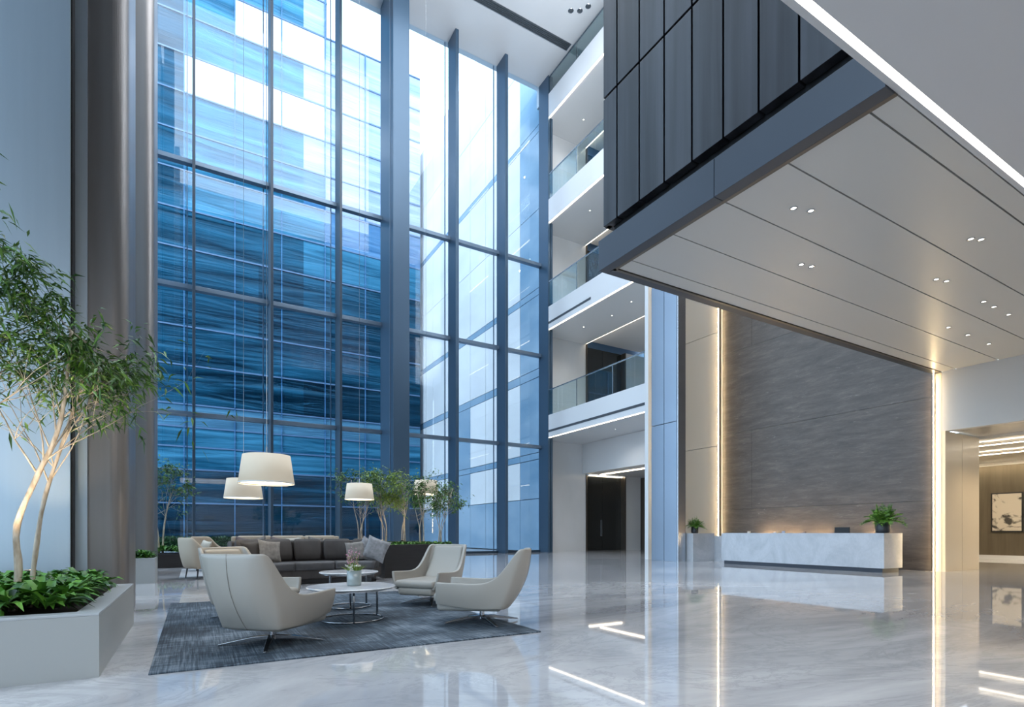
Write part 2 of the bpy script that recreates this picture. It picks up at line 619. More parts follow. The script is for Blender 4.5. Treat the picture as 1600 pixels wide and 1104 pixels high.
# ---- dark clad mezzanine box
bx0, by0, by1 = 6.15, 2.9, 7.36
mz = empty('clad_bulkhead', (bx0, 5, ZS))
tag(mz, 'dark charcoal panelled box overhanging the lobby with a pale panelled underside', 'overhanging volume')
mz.location = (0, 0, 0)
b = MB()
b.box(bx0 + 0.12, XR - 0.02, by0 + 0.02, by1 - 0.12, 6.42, 14.0)
b.build('core', M['black'], mz)
pn = MB()
zj = 8.58
ys = [7.36]
y = 7.0
while y > by0 + 0.1:
    ys.append(y)
    y -= 0.53
ys.append(by0)
for i in range(len(ys) - 1):
    for (za, zb) in ((6.38, zj - 0.02), (zj + 0.02, 11.2), (11.24, 14.0)):
        pn.box(bx0 - 0.03, bx0 + 0.11, ys[i + 1] + 0.014, ys[i] - 0.014, za, zb)
pn.build('side_cladding_panel', M['clad'], mz, bevel=0.006)
pn = MB()
x = bx0
while x < 17.7:
    for (za, zb) in ((6.38, zj - 0.02), (zj + 0.02, 11.2), (11.24, 14.0)):
        pn.box(x + 0.014, x + 0.516, by1 - 0.11, by1 + 0.0, za, zb)
    x += 0.53
pn.build('rear_cladding_panel', M['clad'], mz, bevel=0.006)
b = MB()
b.box(bx0 + 0.13, XR - 0.03, by0, by1 - 0.12, 6.14, 6.42)
b.build('shadow_gap', M['black'], mz)
b = MB()
fy = [by1 + 0.06, 4.985, 2.87]
for i in range(2):
    b.box(bx0 - 0.08, bx0 + 0.1, fy[i + 1] + 0.004, fy[i] - 0.004, ZS - 0.02, 6.15)
b.box(bx0 + 0.101, XR - 0.02, by1 - 0.1, by1 + 0.056, ZS - 0.02, 6.15)
b.build('fascia', M['fascia'], mz, bevel=0.004)
b = MB()
b.box(bx0 + 0.1, bx0 + 0.16, 2.87, by1 - 0.1, ZS - 0.02, ZS + 0.05)
b.box(bx0 + 0.1, XR - 0.02, by1 - 0.16, by1 - 0.1, ZS - 0.02, ZS + 0.05)
b.build('bronze_edge', M['bronze'], mz)
b = MB()
sy = [2.875, 3.15, 4.09, 5.01, 5.95, 6.87, by1 - 0.16]
for i in range(len(sy) - 1):
    b.box(bx0 + 0.165, XR, sy[i] + 0.011, sy[i + 1] - 0.011, ZS, ZS + 0.06)
b.build('soffit_panel', M['soffit'], mz)
boxo('soffit_backing', M['black'], (bx0 + 0.165, XR, 2.88, by1 - 0.1, ZS + 0.035, ZS + 0.2), mz)

# ---- downlights in the soffit
dproto = None


def px2ceil(px, py, z):
    d = (z - 1.1) * 852.7 / (832 - py)
    r = (px - 800) / 852.7 * d
    return (r * .8635 + d * .5043, -r * .5043 + d * .8635)


LIGHTPX = [(1240, 325, 'nearest the dark box corner'), (1267, 329, 'beside the first one near the dark box corner'),
           (1252, 413, 'in the third soffit panel row'), (1268, 416, 'right neighbour in the third soffit panel row'),
           (1517, 373, 'left one of the pair below the long light line'), (1533, 374, 'right one of the pair below the long light line'),
           (1463, 436, 'left one of the pair in the middle of the soffit'), (1479, 439, 'right one of the pair in the middle of the soffit'),
           (1537, 471, 'first of the row at the right edge'), (1553, 479, 'second of the row at the right edge'), (1576, 491, 'third of the row at the right edge'),
           (1482, 511, 'left one near the top of the glowing corner'), (1512, 523, 'middle one near the glowing corner'), (1545, 537, 'right one above the hallway opening')]
for i, (px, py, lab) in enumerate(LIGHTPX):
    X, Y = px2ceil(px, py, ZS)
    if dproto is None:
        e = empty('downlight', (X, Y, ZS))
        MB().lathe([(0.035, 0.0), (0.05, 0.0), (0.052, -0.006), (0.036, -0.008), (0.034, 0.0)], 20).build('trim_ring', M['steel'], e, smooth=True)
        MB().lathe([(0.034, -0.001), (0.012, -0.002), (0.0001, -0.002)], 20).build('lens', M['spot'], e)
        dproto = e
    else:
        e = copy_tree(dproto)
        e.location = (X, Y, ZS)
    tag(e, 'small round recessed ceiling downlight, ' + lab, 'ceiling light', 'downlights in the pale soffit')

# ------------------------------------------------------------------ front glass wall
win = empty('window_1', (0, YG, 0))
struct(win, 'full-height blue glass curtain wall in steel frames', 'window')
xs = [0.02 + 2.88 * k for k in range(-2, 7)]
xs = [-6.3] + xs
TR = [5.97, 11.16, 16.3]
b = MB()
b.box(-6.3, XB + 0.2, 0.0, 0.03, 0.1, ZC)
b.build('pane', M['glass'], win)
for xm in xs[1:]:
    if abs(xm - 8.66) < 0.3:
        continue
    wd = 0.055 if xm < 7 else 0.09
    boxo('mullion', M['frame'] if xm < 7 else M['framecol'], (xm - wd, xm + wd, -0.95, 0.0, 0, ZC), win, bevel=0.01)
boxo('mullion', M['framecol'], (XB - 0.02, XB + 0.16, -0.95, 0.0, 0, ZC), win)
for z in TR:
    boxo('transom', M['framelight'], (-6.3, XB, -0.28, 0.0, z - 0.09, z + 0.09), win, bevel=0.008)
boxo('sill', M['frame'], (-6.3, XB, -0.15, 0.05, 0.0, 0.12), win)
# thin secondary frame lines behind the glass
b = MB()
for k in range(-2, 6):
    b.box(0.02 + 2.88 * k - 0.26, 0.02 + 2.88 * k - 0.22, 0.04, 0.10, 0, ZC)
b.build('outer_fin', M['framelight'], win)

c = empty('column', (8.25, 25.2, 0))
tag(c, 'tall dark square steel column dividing the blue glass wall', 'column')
boxo('shaft', M['framecol'], (-0.39, 0.39, -1.0, 0.95, 0, ZC), c, bevel=0.015)
boxo('seam_strip', M['framelight'], (-0.425, -0.39, -0.62, -0.55, 0, ZC), c)

# left glazed wall (out of frame, source of the side daylight)
w2 = empty('window_2', (-6.3, 0, 0))
struct(w2, 'glazed side wall at the left of the lobby', 'window')
boxo('pane', M['glass'], (-0.03, 0, -6, YG, 0.1, ZC), w2)
for k in range(9):
    y = -5.5 + k * 4.0
    boxo('mullion', M['frame'], (-0.1, 0.25, y - 0.1, y + 0.1, 0, ZC), w2)
for z in TR:
    boxo('transom', M['framelight'], (-0.05, 0.2, -6, YG, z - 0.09, z + 0.09), w2)

# ------------------------------------------------------------------ left metal piers
def pier(name, x1, y0, y1, label, group=None):
    e = empty(name, (x1, y0, 0))
    tag(e, label, 'column')
    # broad gently curved steel face, a joint, and a darker rounded end with a bright edge
    b = MB()
    n = 24
    out = []
    for k in range(n + 1):
        t = k / n
        out.append((-5.2 + t * 4.62, -0.30 + 0.55 * (1 - t) ** 2 * 0.6 + 0.0))
    out2 = [(p[0], y1 - y0 - 0.02) for p in reversed(out)]
    b.prism(out + out2, 0, ZC - 0.02)
    b.build('curved_steel_face', M['pier'], e)
    boxo('joint', M['black'], (-0.585, -0.565, -0.24, 0.3, 0, ZC - 0.02), e)
    boxo('steel_strip', M['pier'], (-0.565, -0.44, -0.05, 0.3, 0, ZC - 0.02), e)
    out = [(-0.44, 0.0)]
    r = 0.2
    for k in range(13):
        a = -pi / 2 + pi / 2 * k / 12
        out.append((-r + r * cos(a), r + r * sin(a)))
    out += [(0, y1 - y0), (-0.44, y1 - y0)]
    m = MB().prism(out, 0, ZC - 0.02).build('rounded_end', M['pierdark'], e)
    return e


pier('metal_pier', -0.77, 9.1, 10.2, 'broad satin steel pier rising behind the large planter at left')
pier('metal_pier', -0.88, 17.0, 18.6, 'slimmer-looking steel pier standing further back by the small white planter')

# ------------------------------------------------------------------ balcony stack
FL = [(6.42, 7.66, 'first', 'lowest'), (12.45, 13.70, 'second', 'second'), (18.40, 19.67, 'third', 'third'), (24.25, 25.55, 'fourth', 'topmost')]
for i, (z0, z1, nm, nm2) in enumerate(FL):
    e = empty('balcony', (XB, 22, z0))
    lab = {0: 'lowest white balcony with glass railing above the lift lobby', 1: 'second white balcony up, glass railing, downlit ceiling visible under it',
           2: 'third white balcony up, partly hidden by the dark box', 3: 'topmost white balcony just below the high ceiling'}[i]
    tag(e, lab, 'balcony', 'balconies stacked on the right wall')
    e.location = (0, 0, 0)
    b = MB()
    b.box(XB, 20.4, 16.95, YG, z0, z1)
    b.build('slab', M['white'], e, bevel=0.01)
    b = MB()
    b.box(20.4, 25.2, 16.95, YG, z0 + 0.25, z1)
    b.build('inner_ceiling', M['ceilwhite'], e)
    b = MB()
    b.box(XB + 0.02, XB + 0.09, 17.0, YG - 0.02, z0 - 0.022, z0 - 0.0)
    b.build('edge_light', M['ledcove'], e)
    b = MB()
    b.box(20.41, 20.47, 17.0, YG - 0.02, z0 + 0.03, z0 + 0.09)
    b.build('inner_light', M['ledcove'], e)
    if i < 2:
        ya, yb = (17.0, 25.7) if i == 0 else (21.5, 25.6)
        b = MB()
        b.box(XB - 0.012, XB + 0.02, ya, yb, z0 + 0.28, z0 + 0.40)
        b.build('slot_grille', M['grille'], e)
    # glass railing
    zt = z1 + (1.40 if i < 3 else 0.95)
    rl = empty('railing')
    rl.parent = e
    gb = MB()
    yy = 17.0
    while yy < 25.4:
        gb.box(XB + 0.03, XB + 0.045, yy + 0.01, min(yy + 1.38, 25.5), z1 - 0.1, zt - 0.02)
        yy += 1.4
    gb.build('glass_panel', M['railglass'], rl)
    boxo('handrail', M['steel'], (XB + 0.01, XB + 0.07, 16.96, 25.52, zt - 0.03, zt + 0.02), rl, bevel=0.008)
    yy = 25.5
    while yy > 17:
        boxo('baluster', M['steel'], (XB + 0.02, XB + 0.05, yy - 0.02, yy + 0.02, z1, zt - 0.02), rl)
        yy -= 2.8
    if i < 3:
        # a few downlights under this slab
        pass

# small ceiling downlights below the second and third balconies
spots = [(18.6, 24.0, 1), (18.9, 22.0, 1), (18.6, 20.2, 1), (18.4, 23.2, 2), (18.6, 21.6, 2), (18.9, 24.4, 3), (18.6, 22.2, 3), (18.7, 21.5, 0)]
for (X, Y, i) in spots:
    e = copy_tree(dproto)
    z = FL[i][0]
    e.location = (X, Y, z)
    tag(e, 'small downlight under the %s balcony, %s' % (['lowest', 'second', 'third', 'topmost'][i], 'near the glass wall' if Y > 23.1 else ('midway along' if Y > 20.6 else 'toward the blue column')), 'ceiling light', 'downlights under the %s balcony' % FL[i][3])

for (px, py, lb) in ((892, 17, 'left'), (906, 17, 'middle'), (919, 10, 'right')):
    X, Y = px2ceil(px, py, ZC)
    e = empty('ceiling_fitting', (X, Y, ZC))
    tag(e, 'small dark round fitting in the high ceiling, %s one of three by the balcony corner' % lb, 'ceiling fitting', 'dark fittings in the high ceiling')
    MB().lathe([(0.0001, -0.03), (0.09, -0.03), (0.11, 0.0)], 20).build('fitting_body', M['grille'], e)
    MB().lathe([(0.11, 0.0), (0.13, -0.012), (0.14, 0.0)], 20).build('trim_ring', M['steel'], e)

# balcony back walls
b = MB()
for k in range(4):
    z0 = 0 if k == 0 else FL[k - 1][1]
    z1 = FL[k][0]
    b.box(XB + 0.16, 20.45, YG, YG + 0.25, z0, z1)
    b.box(23.6, 25.2 if k else 24.9, YG, YG + 0.25, z0, z1)
b.box(XB, 25.2, YG, YG + 0.25, 25.5, ZC)
o = b.build('wall_end', M['wallpanel'])
struct(o, 'pale panelled wall at the far end of the balconies', 'wall')
b = MB()
b.box(25.2, 25.4, 16.9, YG, 7.0, ZC)
pw = boxo('wall_passage', M['bronze'], (24.95, 25.15, 16.95, YG + 0.2, 0, 4.64))
struct(pw, 'dark bronze side wall of the ground floor lift passage', 'wall')
o = b.build('wall_balcony_back', M['wallpanel'])
struct(o, 'pale wall along the back of the balconies', 'wall')
b = MB()
b.box(16.3, 31, 16.7, 16.9, 0, ZC)
o = b.build('wall_return', M['white'])
struct(o, 'white return wall hidden behind the blue column', 'wall')
for k in range(4):
    z0 = 0 if k == 0 else FL[k - 1][1]
    zt = (4.6 if k == 0 else FL[k][0])
    d = empty('door_%d' % (k + 1), (20.5, YG + 0.35, z0))
    struct(d, ['dark glass lift doors at the end of the ground floor passage', 'dark glass doors behind the lowest balcony railing', 'dark doors on the third level', 'dark doors on the fourth level'][k], 'door')
    boxo('door_leaf', M['darkdoor'], (0.06, 1.53, 0, 0.06, 0, zt - z0), d)
    boxo('door_leaf', M['darkdoor'], (1.55, 3.05, 0, 0.06, 0, zt - z0), d)
    boxo('door_frame', M['bronze'], (-0.05, 0.05, -0.4, 0.1, 0, zt - z0), d)
    boxo('door_frame', M['bronze'], (3.05, 3.12, -0.4, 0.1, 0, zt - z0), d)
    boxo('door_pull', M['steel'], (1.44, 1.47, -0.06, -0.02, 0.9, 1.9), d)
# ground floor bulkhead and passage ceiling with cove light
bh = empty('passage_bulkhead')
tag(bh, 'white dropped bulkhead above the ground floor lift passage', 'bulkhead')
boxo('bulkhead_face', M['white'], (20.2, 20.5, 16.95, YG - 0.02, 4.65, 6.41), bh)
boxo('passage_soffit', M['ceilwhite'], (20.5, 25.1, 16.95, YG - 0.02, 4.65, 4.9), bh)
boxo('passage_light', M['ledcove'], (20.9, 23.5, YG + 0.16, YG + 0.26, 4.58, 4.64), bh)
boxo('passage_edge_light', M['ledcove'], (21.3, 21.4, 17.2, YG - 0.3, 4.60, 4.645), bh)

# ------------------------------------------------------------------ blue column fin
e = empty('clad_column', (15.9, 15.45, 0))
tag(e, 'flat blue-grey metal clad column between the balconies and reception', 'column')
b = MB()
for (ya, yb) in ((-0.66, -0.02), (0.0, 0.66)):
    for (za, zb) in ((0, 5.35), (5.37, 10.9), (10.92, 14.0)):
        b.box(0.0, 0.3, ya, yb, za, zb)
b.build('cladding_panel', M['bluecol'], e, bevel=0.005)
boxo('edge_trim', M['steel'], (0.02, 0.42, -0.72, -0.66, 0, 14.0), e)
boxo('core', M['frame'], (0.3, 0.42, -0.66, 0.66, 0, 14), e)

# ------------------------------------------------------------------ reception wall (X = XR)
b = MB()
for (za, zb) in ((0, 4.6), (4.62, 9.2), (9.22, 14.0)):
    b.box(XR, XR + 0.2, 14.78, 16.7, za, zb)
o = b.build('wall_right_beige', M['beige'], bevel=0.004)
struct(o, 'plain beige wall panel between the blue column and the stone wall', 'wall')
b = MB()
rows = [0, 2.02, 5.0, 8.2, 11.2, 14.0]
for i in range(5):
    cuts = [7.46, 14.6] if i % 2 == 0 else [7.46, 13.3, 14.6]
    for j in range(len(cuts) - 1):
        b.box(XR, XR + 0.15, cuts[j] + 0.003, cuts[j + 1] - 0.003, rows[i] + 0.004, rows[i + 1] - 0.004)
o = b.build('wall_stone', M['stone'])
struct(o, 'dark grey horizontally streaked stone feature wall behind reception', 'wall')
boxo_ = boxo('wall_stone_backing', M['black'], (XR + 0.155, XR + 0.3, 7.42, 14.77, 0, 14.0))
struct(boxo_, 'dark backing behind the stone wall joints', 'wall')
s1 = empty('vertical_light', (XR, 14.69, 0))
tag(s1, 'tall warm vertical light strip at the left edge of the stone wall', 'light strip')
boxo('diffuser', M['led'], (-0.17, -0.14, -0.005, 0.018, 0, 14), s1)
boxo('mount', M['bronze'], (-0.14, 0.0, -0.0, 0.015, 0, 14), s1)
boxo('channel', M['beige'], (0.0, 0.1, -0.08, 0.05, 0, 14), s1)
boxo('side_rail', M['bronze'], (-0.09, 0.1, 0.05, 0.08, 0, 14), s1)
s2 = empty('vertical_light', (XR, 7.33, 0))
tag(s2, 'tall warm vertical light strip at the right edge of the stone wall', 'light strip')
boxo('diffuser', M['led'], (-0.10, -0.075, 0.03, 0.05, 0, ZS), s2)
boxo('mount', M['bronze'], (-0.075, 0.0, 0.035, 0.05, 0, ZS), s2)
boxo('channel', M['beigejamb'], (0.0, 0.1, -0.12, 0.08, 0, ZS), s2)
boxo('side_rail', M['bronze'], (-0.02, 0.1, 0.08, 0.12, 0, ZS), s2)
# wall beside / over hall opening
b = MB()
b.box(XR, XR + 0.25, -8, 7.2, 3.97, ZS)
b.box(XR, XR + 0.25, 7.2, 7.205, 3.98, ZS)
o = b.build('wall_right_header', mat('grey_header_paint', (0.58, 0.55, 0.51), 0.55))
struct(o, 'white wall above the hallway opening at right', 'wall')
b = MB()
b.box(XR + 0.0, 19.35, 7.12, 7.2, 0, 3.97)
b.box(19.365, 20.5, 7.12, 7.2, 0, 3.965)
o = b.build('wall_jamb', M['beigejamb'])
struct(o, 'glossy beige jamb wall at the hallway opening', 'wall')
# hallway
o = boxo('wall_hall', M['taupe'], (29.2, 29.4, -6, 14, 0, 5))
struct(o, 'taupe textured hallway wall behind the ink painting', 'wall')
o = boxo('baseboard_hall', M['white'], (29.14, 29.2, -6, 14, 0, 0.16))
struct(o, 'pale baseboard along the taupe hallway wall', 'baseboard')
b = MB()
b.box(XR + 0.25, 28.6, -6, 7.12, 4.0, 4.2)
b.box(20.5, 28.6, 7.12, 14, 4.0, 4.2)
b.box(28.5, 28.6, -6, 14, 3.86, 4.2)
b.box(28.6, 29.3, -6, 14, 4.25, 4.4)
b.box(20.5, 26.6, -6, 14, 3.92, 4.0)
o = b.build('ceiling_hall', mat('glossy_hall_ceiling', (0.72, 0.68, 0.60), 0.12, bump=(0.15, 0.1), scale=(0.6, 0.6, 0.6)))
struct(o, 'glossy stepped hallway ceiling with hidden cove lights', 'ceiling')
boxo_ = boxo('cove_light', M['ledhall'], (28.75, 28.85, -5, 13, 4.05, 4.1))
tag(boxo_, 'warm hidden cove light over the taupe hallway wall', 'light strip')
boxo_ = boxo('cove_light', M['ledhall'], (26.65, 26.75, -5, 13, 3.95, 3.995))
tag(boxo_, 'warm light line across the hallway ceiling step', 'light strip')
for (xq, lb) in ((21.6, 'first'), (24.2, 'second')):  # glowing bars added to brighten the ceiling, in place of rippled reflections
    o = boxo('added_glow_bar', M['ledcove'], (xq, xq + 0.03, -5, 12, 3.84, 3.87))
    tag(o, lb + ' warm glow bar added under the hallway ceiling behind the opening', 'light strip', 'added hallway glow bars')
o = boxo('wall_hall_left', M['beige'], (20.5, 29.4, 13.9, 14.1, 0, 4.4))
struct(o, 'far side wall of the hallway', 'wall')
pt = empty('painting', (29.2, 9.2, 1.95))
tag(pt, 'framed black ink wash painting on the taupe hallway wall', 'painting')
boxo('picture_frame', M['darkleg'], (-0.06, -0.0, -0.52, 0.52, -0.82, 0.82), pt, bevel=0.005)
boxo('canvas', mat('ink_wash', (0.55, 0.50, 0.42), 0.85, noise=(0.06, 0.055, 0.05), scale=(1, 1.5, 2.3), detail=8, ramp=(0.52, 0.62), distort=1.2), (-0.066, -0.055, -0.47, 0.47, -0.77, 0.77), pt)

# ------------------------------------------------------------------ reception desk
dk = empty('reception_desk', (16.3, 10.4, 0))
tag(dk, 'long pale marble reception desk before the dark stone wall', 'desk')
b = MB()
b.box(0, 0.12, -2.65, 2.66, 0.12, 1.09)
b.box(0.12, 1.0, -2.65, -2.53, 0.12, 1.09)
b.box(0.12, 1.0, 2.54, 2.66, 0.12, 1.09)
b.box(0.12, 0.42, -2.53, 2.54, 1.03, 1.085)
b.build('marble_body', M['deskmarble'], dk)
boxo('plinth', M['fascia'], (0.06, 0.94, -2.58, 2.6, 0, 0.12), dk)
boxo('work_surface', M['beige'], (0.42, 0.98, -2.53, 2.54, 0.72, 0.75), dk)
cn = empty('side_counter', (16.4, 14.7, 0))
tag(cn, 'smaller pale marble counter block left of the reception desk', 'counter')
boxo('counter_body', M['deskmarble'], (0, 1.2, -0.26, 0.33, 0.0, 1.08), cn)
boxo('counter_link', M['deskmarble'], (1.2, 1.8, -1.6, 0.0, 0.0, 0.98), cn)

mon = empty('monitor', (16.75, 9.05, 1.085))
tag(mon, 'black flat computer monitor seen over the reception desk', 'monitor')
mon.location = (16.9, 9.2, 0.77)
boxo('screen', M['monitor'], (0, 0.03, -0.22, 0.22, 0.16, 0.50), mon, bevel=0.006)
boxo('stand', M['monitor'], (0.03, 0.08, -0.04, 0.04, 0.01, 0.3), mon)
boxo('stand_base', M['monitor'], (-0.03, 0.16, -0.1, 0.1, 0.0, 0.015), mon)
for (Y, lab, mm, h) in ((12.35, 'small pale desk accessory nearest the left end of the desk', 'creampil', 0.40), (11.35, 'small cream desk lamp glow piece left of the blue device', 'creampil', 0.38), (11.05, 'small pale blue card stand on the reception desk', 'bluedev', 0.41), (10.35, 'small dark telephone left of the monitor on the desk', 'mauvepil', 0.39)):
    t = empty('desk_accessory', (16.85, Y, 0.75))
    tag(t, lab, 'desk accessory')
    boxo('accessory_body', M[mm], (-0.03, 0.03, -0.05, 0.05, 0.02, h), t, bevel=0.01)
    boxo('accessory_foot', M['steel'], (-0.05, 0.05, -0.06, 0.06, 0, 0.02), t)
for Y in (12.5, 11.6, 10.6, 8.9):
    t = empty('wall_washer', (17.95, Y, 0.0))
    k = {12.5: 'leftmost', 11.6: 'second from left', 10.6: 'third from left', 8.9: 'rightmost'}[Y]
    tag(t, 'warm floor washer at the foot of the stone wall, %s behind the desk' % k, 'uplight', 'warm washers behind the desk')
    t.location = (18.05, Y, 0.72)
    boxo('housing', M['steel'], (-0.06, 0.08, -0.16, 0.16, -0.72, 0.05), t)
    boxo('lens', M['washer'], (-0.04, 0.06, -0.14, 0.14, 0.05, 0.06), t)


# ------------------------------------------------------------------ leaves and plants
def leaf(b, p, d, L, W, rnd, droop=0.25, mi=0):
    """pointed, folded leaf growing from p along d"""
    d = d.normalized()
    side = d.cross(Vector((0, 0, 1)))
    if side.length < 0.05:
        side = Vector((1, 0, 0))
    side.normalize()
    side = (Matrix.Rotation(rnd.uniform(-0.9, 0.9), 3, d) @ side)
    nrm = side.cross(d)
    q1 = p + d * (L * 0.4) + Vector((0, 0, -droop * L * 0.12))
    q2 = p + d * L + Vector((0, 0, -droop * L * 0.55))
    b.add([p, q1 - side * W * 0.5 + nrm * W * 0.15, q1, q1 + side * W * 0.5 + nrm * W * 0.15, q2], [(0, 1, 2), (0, 2, 3), (1, 4, 2), (2, 4, 3)], mi)


def grow(b_wood, tips, p, d, L, r, depth, rnd, spread=0.5, up=0.15, seg=5):
    pts = [p.copy()]
    rad = [r]
    q = p.copy()
    dd = d.normalized()
    for i in range(5):
        dd = (dd + Vector((rnd.uniform(-1, 1), rnd.uniform(-1, 1), rnd.uniform(-1, 1))) * 0.16 + Vector((0, 0, up * 0.3))).normalized()
        q = q + dd * (L / 5)
        pts.append(q.copy())
        rad.append(r * (1 - 0.13 * (i + 1)))
        if depth <= 1:
            tips.append((q.copy(), dd.copy()))
    b_wood.tube(pts, rad, seg)
    if depth > 0:
        n = rnd.choice((2, 3, 3))
        for k in range(n):
            i = rnd.randint(2, 5)
            a = Vector((rnd.uniform(-1, 1), rnd.uniform(-1, 1), rnd.uniform(-0.5, 0.7))).normalized()
            grow(b_wood, tips, pts[i], (dd * (1 - spread) + a * spread).normalized(), L * rnd.uniform(0.55, 0.8), rad[i] * 0.6, depth - 1, rnd, spread, up, max(3, seg - 1))


def tree(name, loc, stems, label, nleaf, leafL, leafW, lm, seed, clumps=None, cat='tree', wood='bark', droop=0.5):
    """stems: list of (polyline points, base radius, tip radius); clumps: list of (centre, radii, weight)"""
    rnd = random.Random(seed)
    e = empty(name, loc)
    tag(e, label, cat)
    fol = MB()
    tips = []
    for (pts, r0, r1) in stems:
        wd = MB()
        P = [Vector(p) for p in pts]
        # smooth polyline
        Q = []
        for i in range(len(P) - 1):
            for k in range(4):
                t = k / 4
                p0 = P[max(i - 1, 0)]
                p1 = P[i]
                p2 = P[i + 1]
                p3 = P[min(i + 2, len(P) - 1)]
                Q.append(0.5 * ((2 * p1) + (p2 - p0) * t + (2 * p0 - 5 * p1 + 4 * p2 - p3) * t * t + (3 * p1 - p0 - 3 * p2 + p3) * t ** 3))
        Q.append(P[-1])
        n = len(Q)
        rad = [r0 + (r1 - r0) * i / (n - 1) for i in range(n)]
        rad = [r * (1 + 0.12 * sin(i * 1.7)) for i, r in enumerate(rad)]
        wd.tube(Q, rad, 8)
        # twigs reach towards the clumps
        H = Q[-1].z
        for i in range(n):
            if Q[i].z > H * 0.45:
                for k in range(2 if i < n - 1 else 3):
                    if clumps:
                        cs = sorted(clumps, key=lambda c: (Vector(c[0]) - Q[i]).length)[:3]
                        c = rnd.choice(cs)
                        tgt = Vector(c[0]) + Vector((rnd.gauss(0, 0.45) * c[1][0], rnd.gauss(0, 0.45) * c[1][1], rnd.gauss(0, 0.45) * c[1][2]))
                        dv = tgt - Q[i]
                    else:
                        dv = Vector((rnd.uniform(-1, 1), rnd.uniform(-1, 1), rnd.uniform(0, 0.8))) * 0.5
                    L = min(dv.length, 1.3)
                    grow(wd, tips, Q[i], dv, max(L * 0.7, 0.12), rad[i] * 0.4, 2, rnd, 0.5, 0.05, 5)
        wd.build('trunk', M[wood], e, smooth=True)
    for k in range(nleaf):
        if clumps and rnd.random() < 0.45:
            c = rnd.choices(clumps, weights=[c[2] for c in clumps])[0]
            p = Vector(c[0]) + Vector((rnd.gauss(0, 0.5) * c[1][0], rnd.gauss(0, 0.5) * c[1][1], rnd.gauss(0, 0.5) * c[1][2]))
            # bring it beside the nearest of a few twig tips
            cand = rnd.sample(tips, min(40, len(tips)))
            t = min(cand, key=lambda t: (t[0] - p).length)
            p = p.lerp(t[0], 0.8)
            d0 = t[1]
        else:
            t = rnd.choice(tips)
            p = t[0] + Vector((rnd.gauss(0, 1), rnd.gauss(0, 1), rnd.gauss(0, 1))) * leafL * 0.35
            d0 = t[1]
        d = (d0 * 0.6 + Vector((rnd.uniform(-1, 1), rnd.uniform(-1, 1), rnd.uniform(-0.8, 0.35)))).normalized()
        leaf(fol, p, d, leafL * rnd.uniform(0.6, 1.25), leafW * rnd.uniform(0.7, 1.2), rnd, droop)
    fol.build('foliage', M[lm], e)
    return e


def shrub_bed(name, x0, x1, y0, y1, z, h, n, L, W, label, seed, lm='shrubleaf', kind='stuff'):
    """low planting: rosettes of arching leaves"""
    rnd = random.Random(seed)
    b = MB()
    for k in range(n):
        cx, cy = rnd.uniform(x0, x1), rnd.uniform(y0, y1)
        hh = h * rnd.uniform(0.3, 1.0)
        for j in range(rnd.randint(6, 9)):
            a = rnd.uniform(0, 2 * pi)
            el = rnd.uniform(0.1, 1.1)
            d = Vector((cos(a) * cos(el), sin(a) * cos(el), sin(el)))
            p = Vector((cx, cy, z + hh * 0.5))
            q = p + d * L * 0.35
            l = L * rnd.uniform(0.6, 1.1)
            side = d.cross(Vector((0, 0, 1)))
            if side.length < .01:
                side = Vector((1, 0, 0))
            side.normalize()
            w_ = W * rnd.uniform(0.7, 1.2)
            m1 = p + d * l * 0.35 + Vector((0, 0, 0.02 * l))
            m2 = p + d * l * 0.7 - Vector((0, 0, 0.10 * l))
            m3 = p + d * l - Vector((0, 0, 0.35 * l))
            up = side.cross(d) * w_ * 0.2
            b.add([p, m1 - side * w_ * .5 + up, m1, m1 + side * w_ * .5 + up, m2 - side * w_ * .42 + up, m2, m2 + side * w_ * .42 + up, m3],
                  [(0, 1, 2), (0, 2, 3), (1, 4, 5, 2), (2, 5, 6, 3), (4, 7, 5), (5, 7, 6)])
    o = b.build(name, M[lm], smooth=True)
    tag(o, label, 'plants', kind=kind)
    return o


def planter(name, x0, x1, y0, y1, h, m, mrim, label, rim=0.1):
    e = empty(name, ((x0 + x1) / 2, (y0 + y1) / 2, 0))
    tag(e, label, 'planter')
    hx, hy = (x1 - x0) / 2, (y1 - y0) / 2
    b = MB()
    b.box(-hx, hx, -hy, -hy + rim, 0, h - 0.02)
    b.box(-hx, hx, hy - rim, hy, 0, h - 0.02)
    b.box(-hx, -hx + rim, -hy + rim, hy - rim, 0, h - 0.02)
    b.box(hx - rim, hx, -hy + rim, hy - rim, 0, h - 0.02)
    b.build('box', M[m], e)
    b = MB()
    b.box(-hx, hx, -hy, -hy + rim, h - 0.02, h)
    b.box(-hx, hx, hy - rim, hy, h - 0.02, h)
    b.box(-hx, -hx + rim, -hy + rim, hy - rim, h - 0.02, h)
    b.box(hx - rim, hx, -hy + rim, hy - rim, h - 0.02, h)
    b.build('rim', M[mrim], e, bevel=0.004)
    boxo('soil', M['soil'], (-hx + rim, hx - rim, -hy + rim, hy - rim, 0.02, h - 0.07), e)
    return e


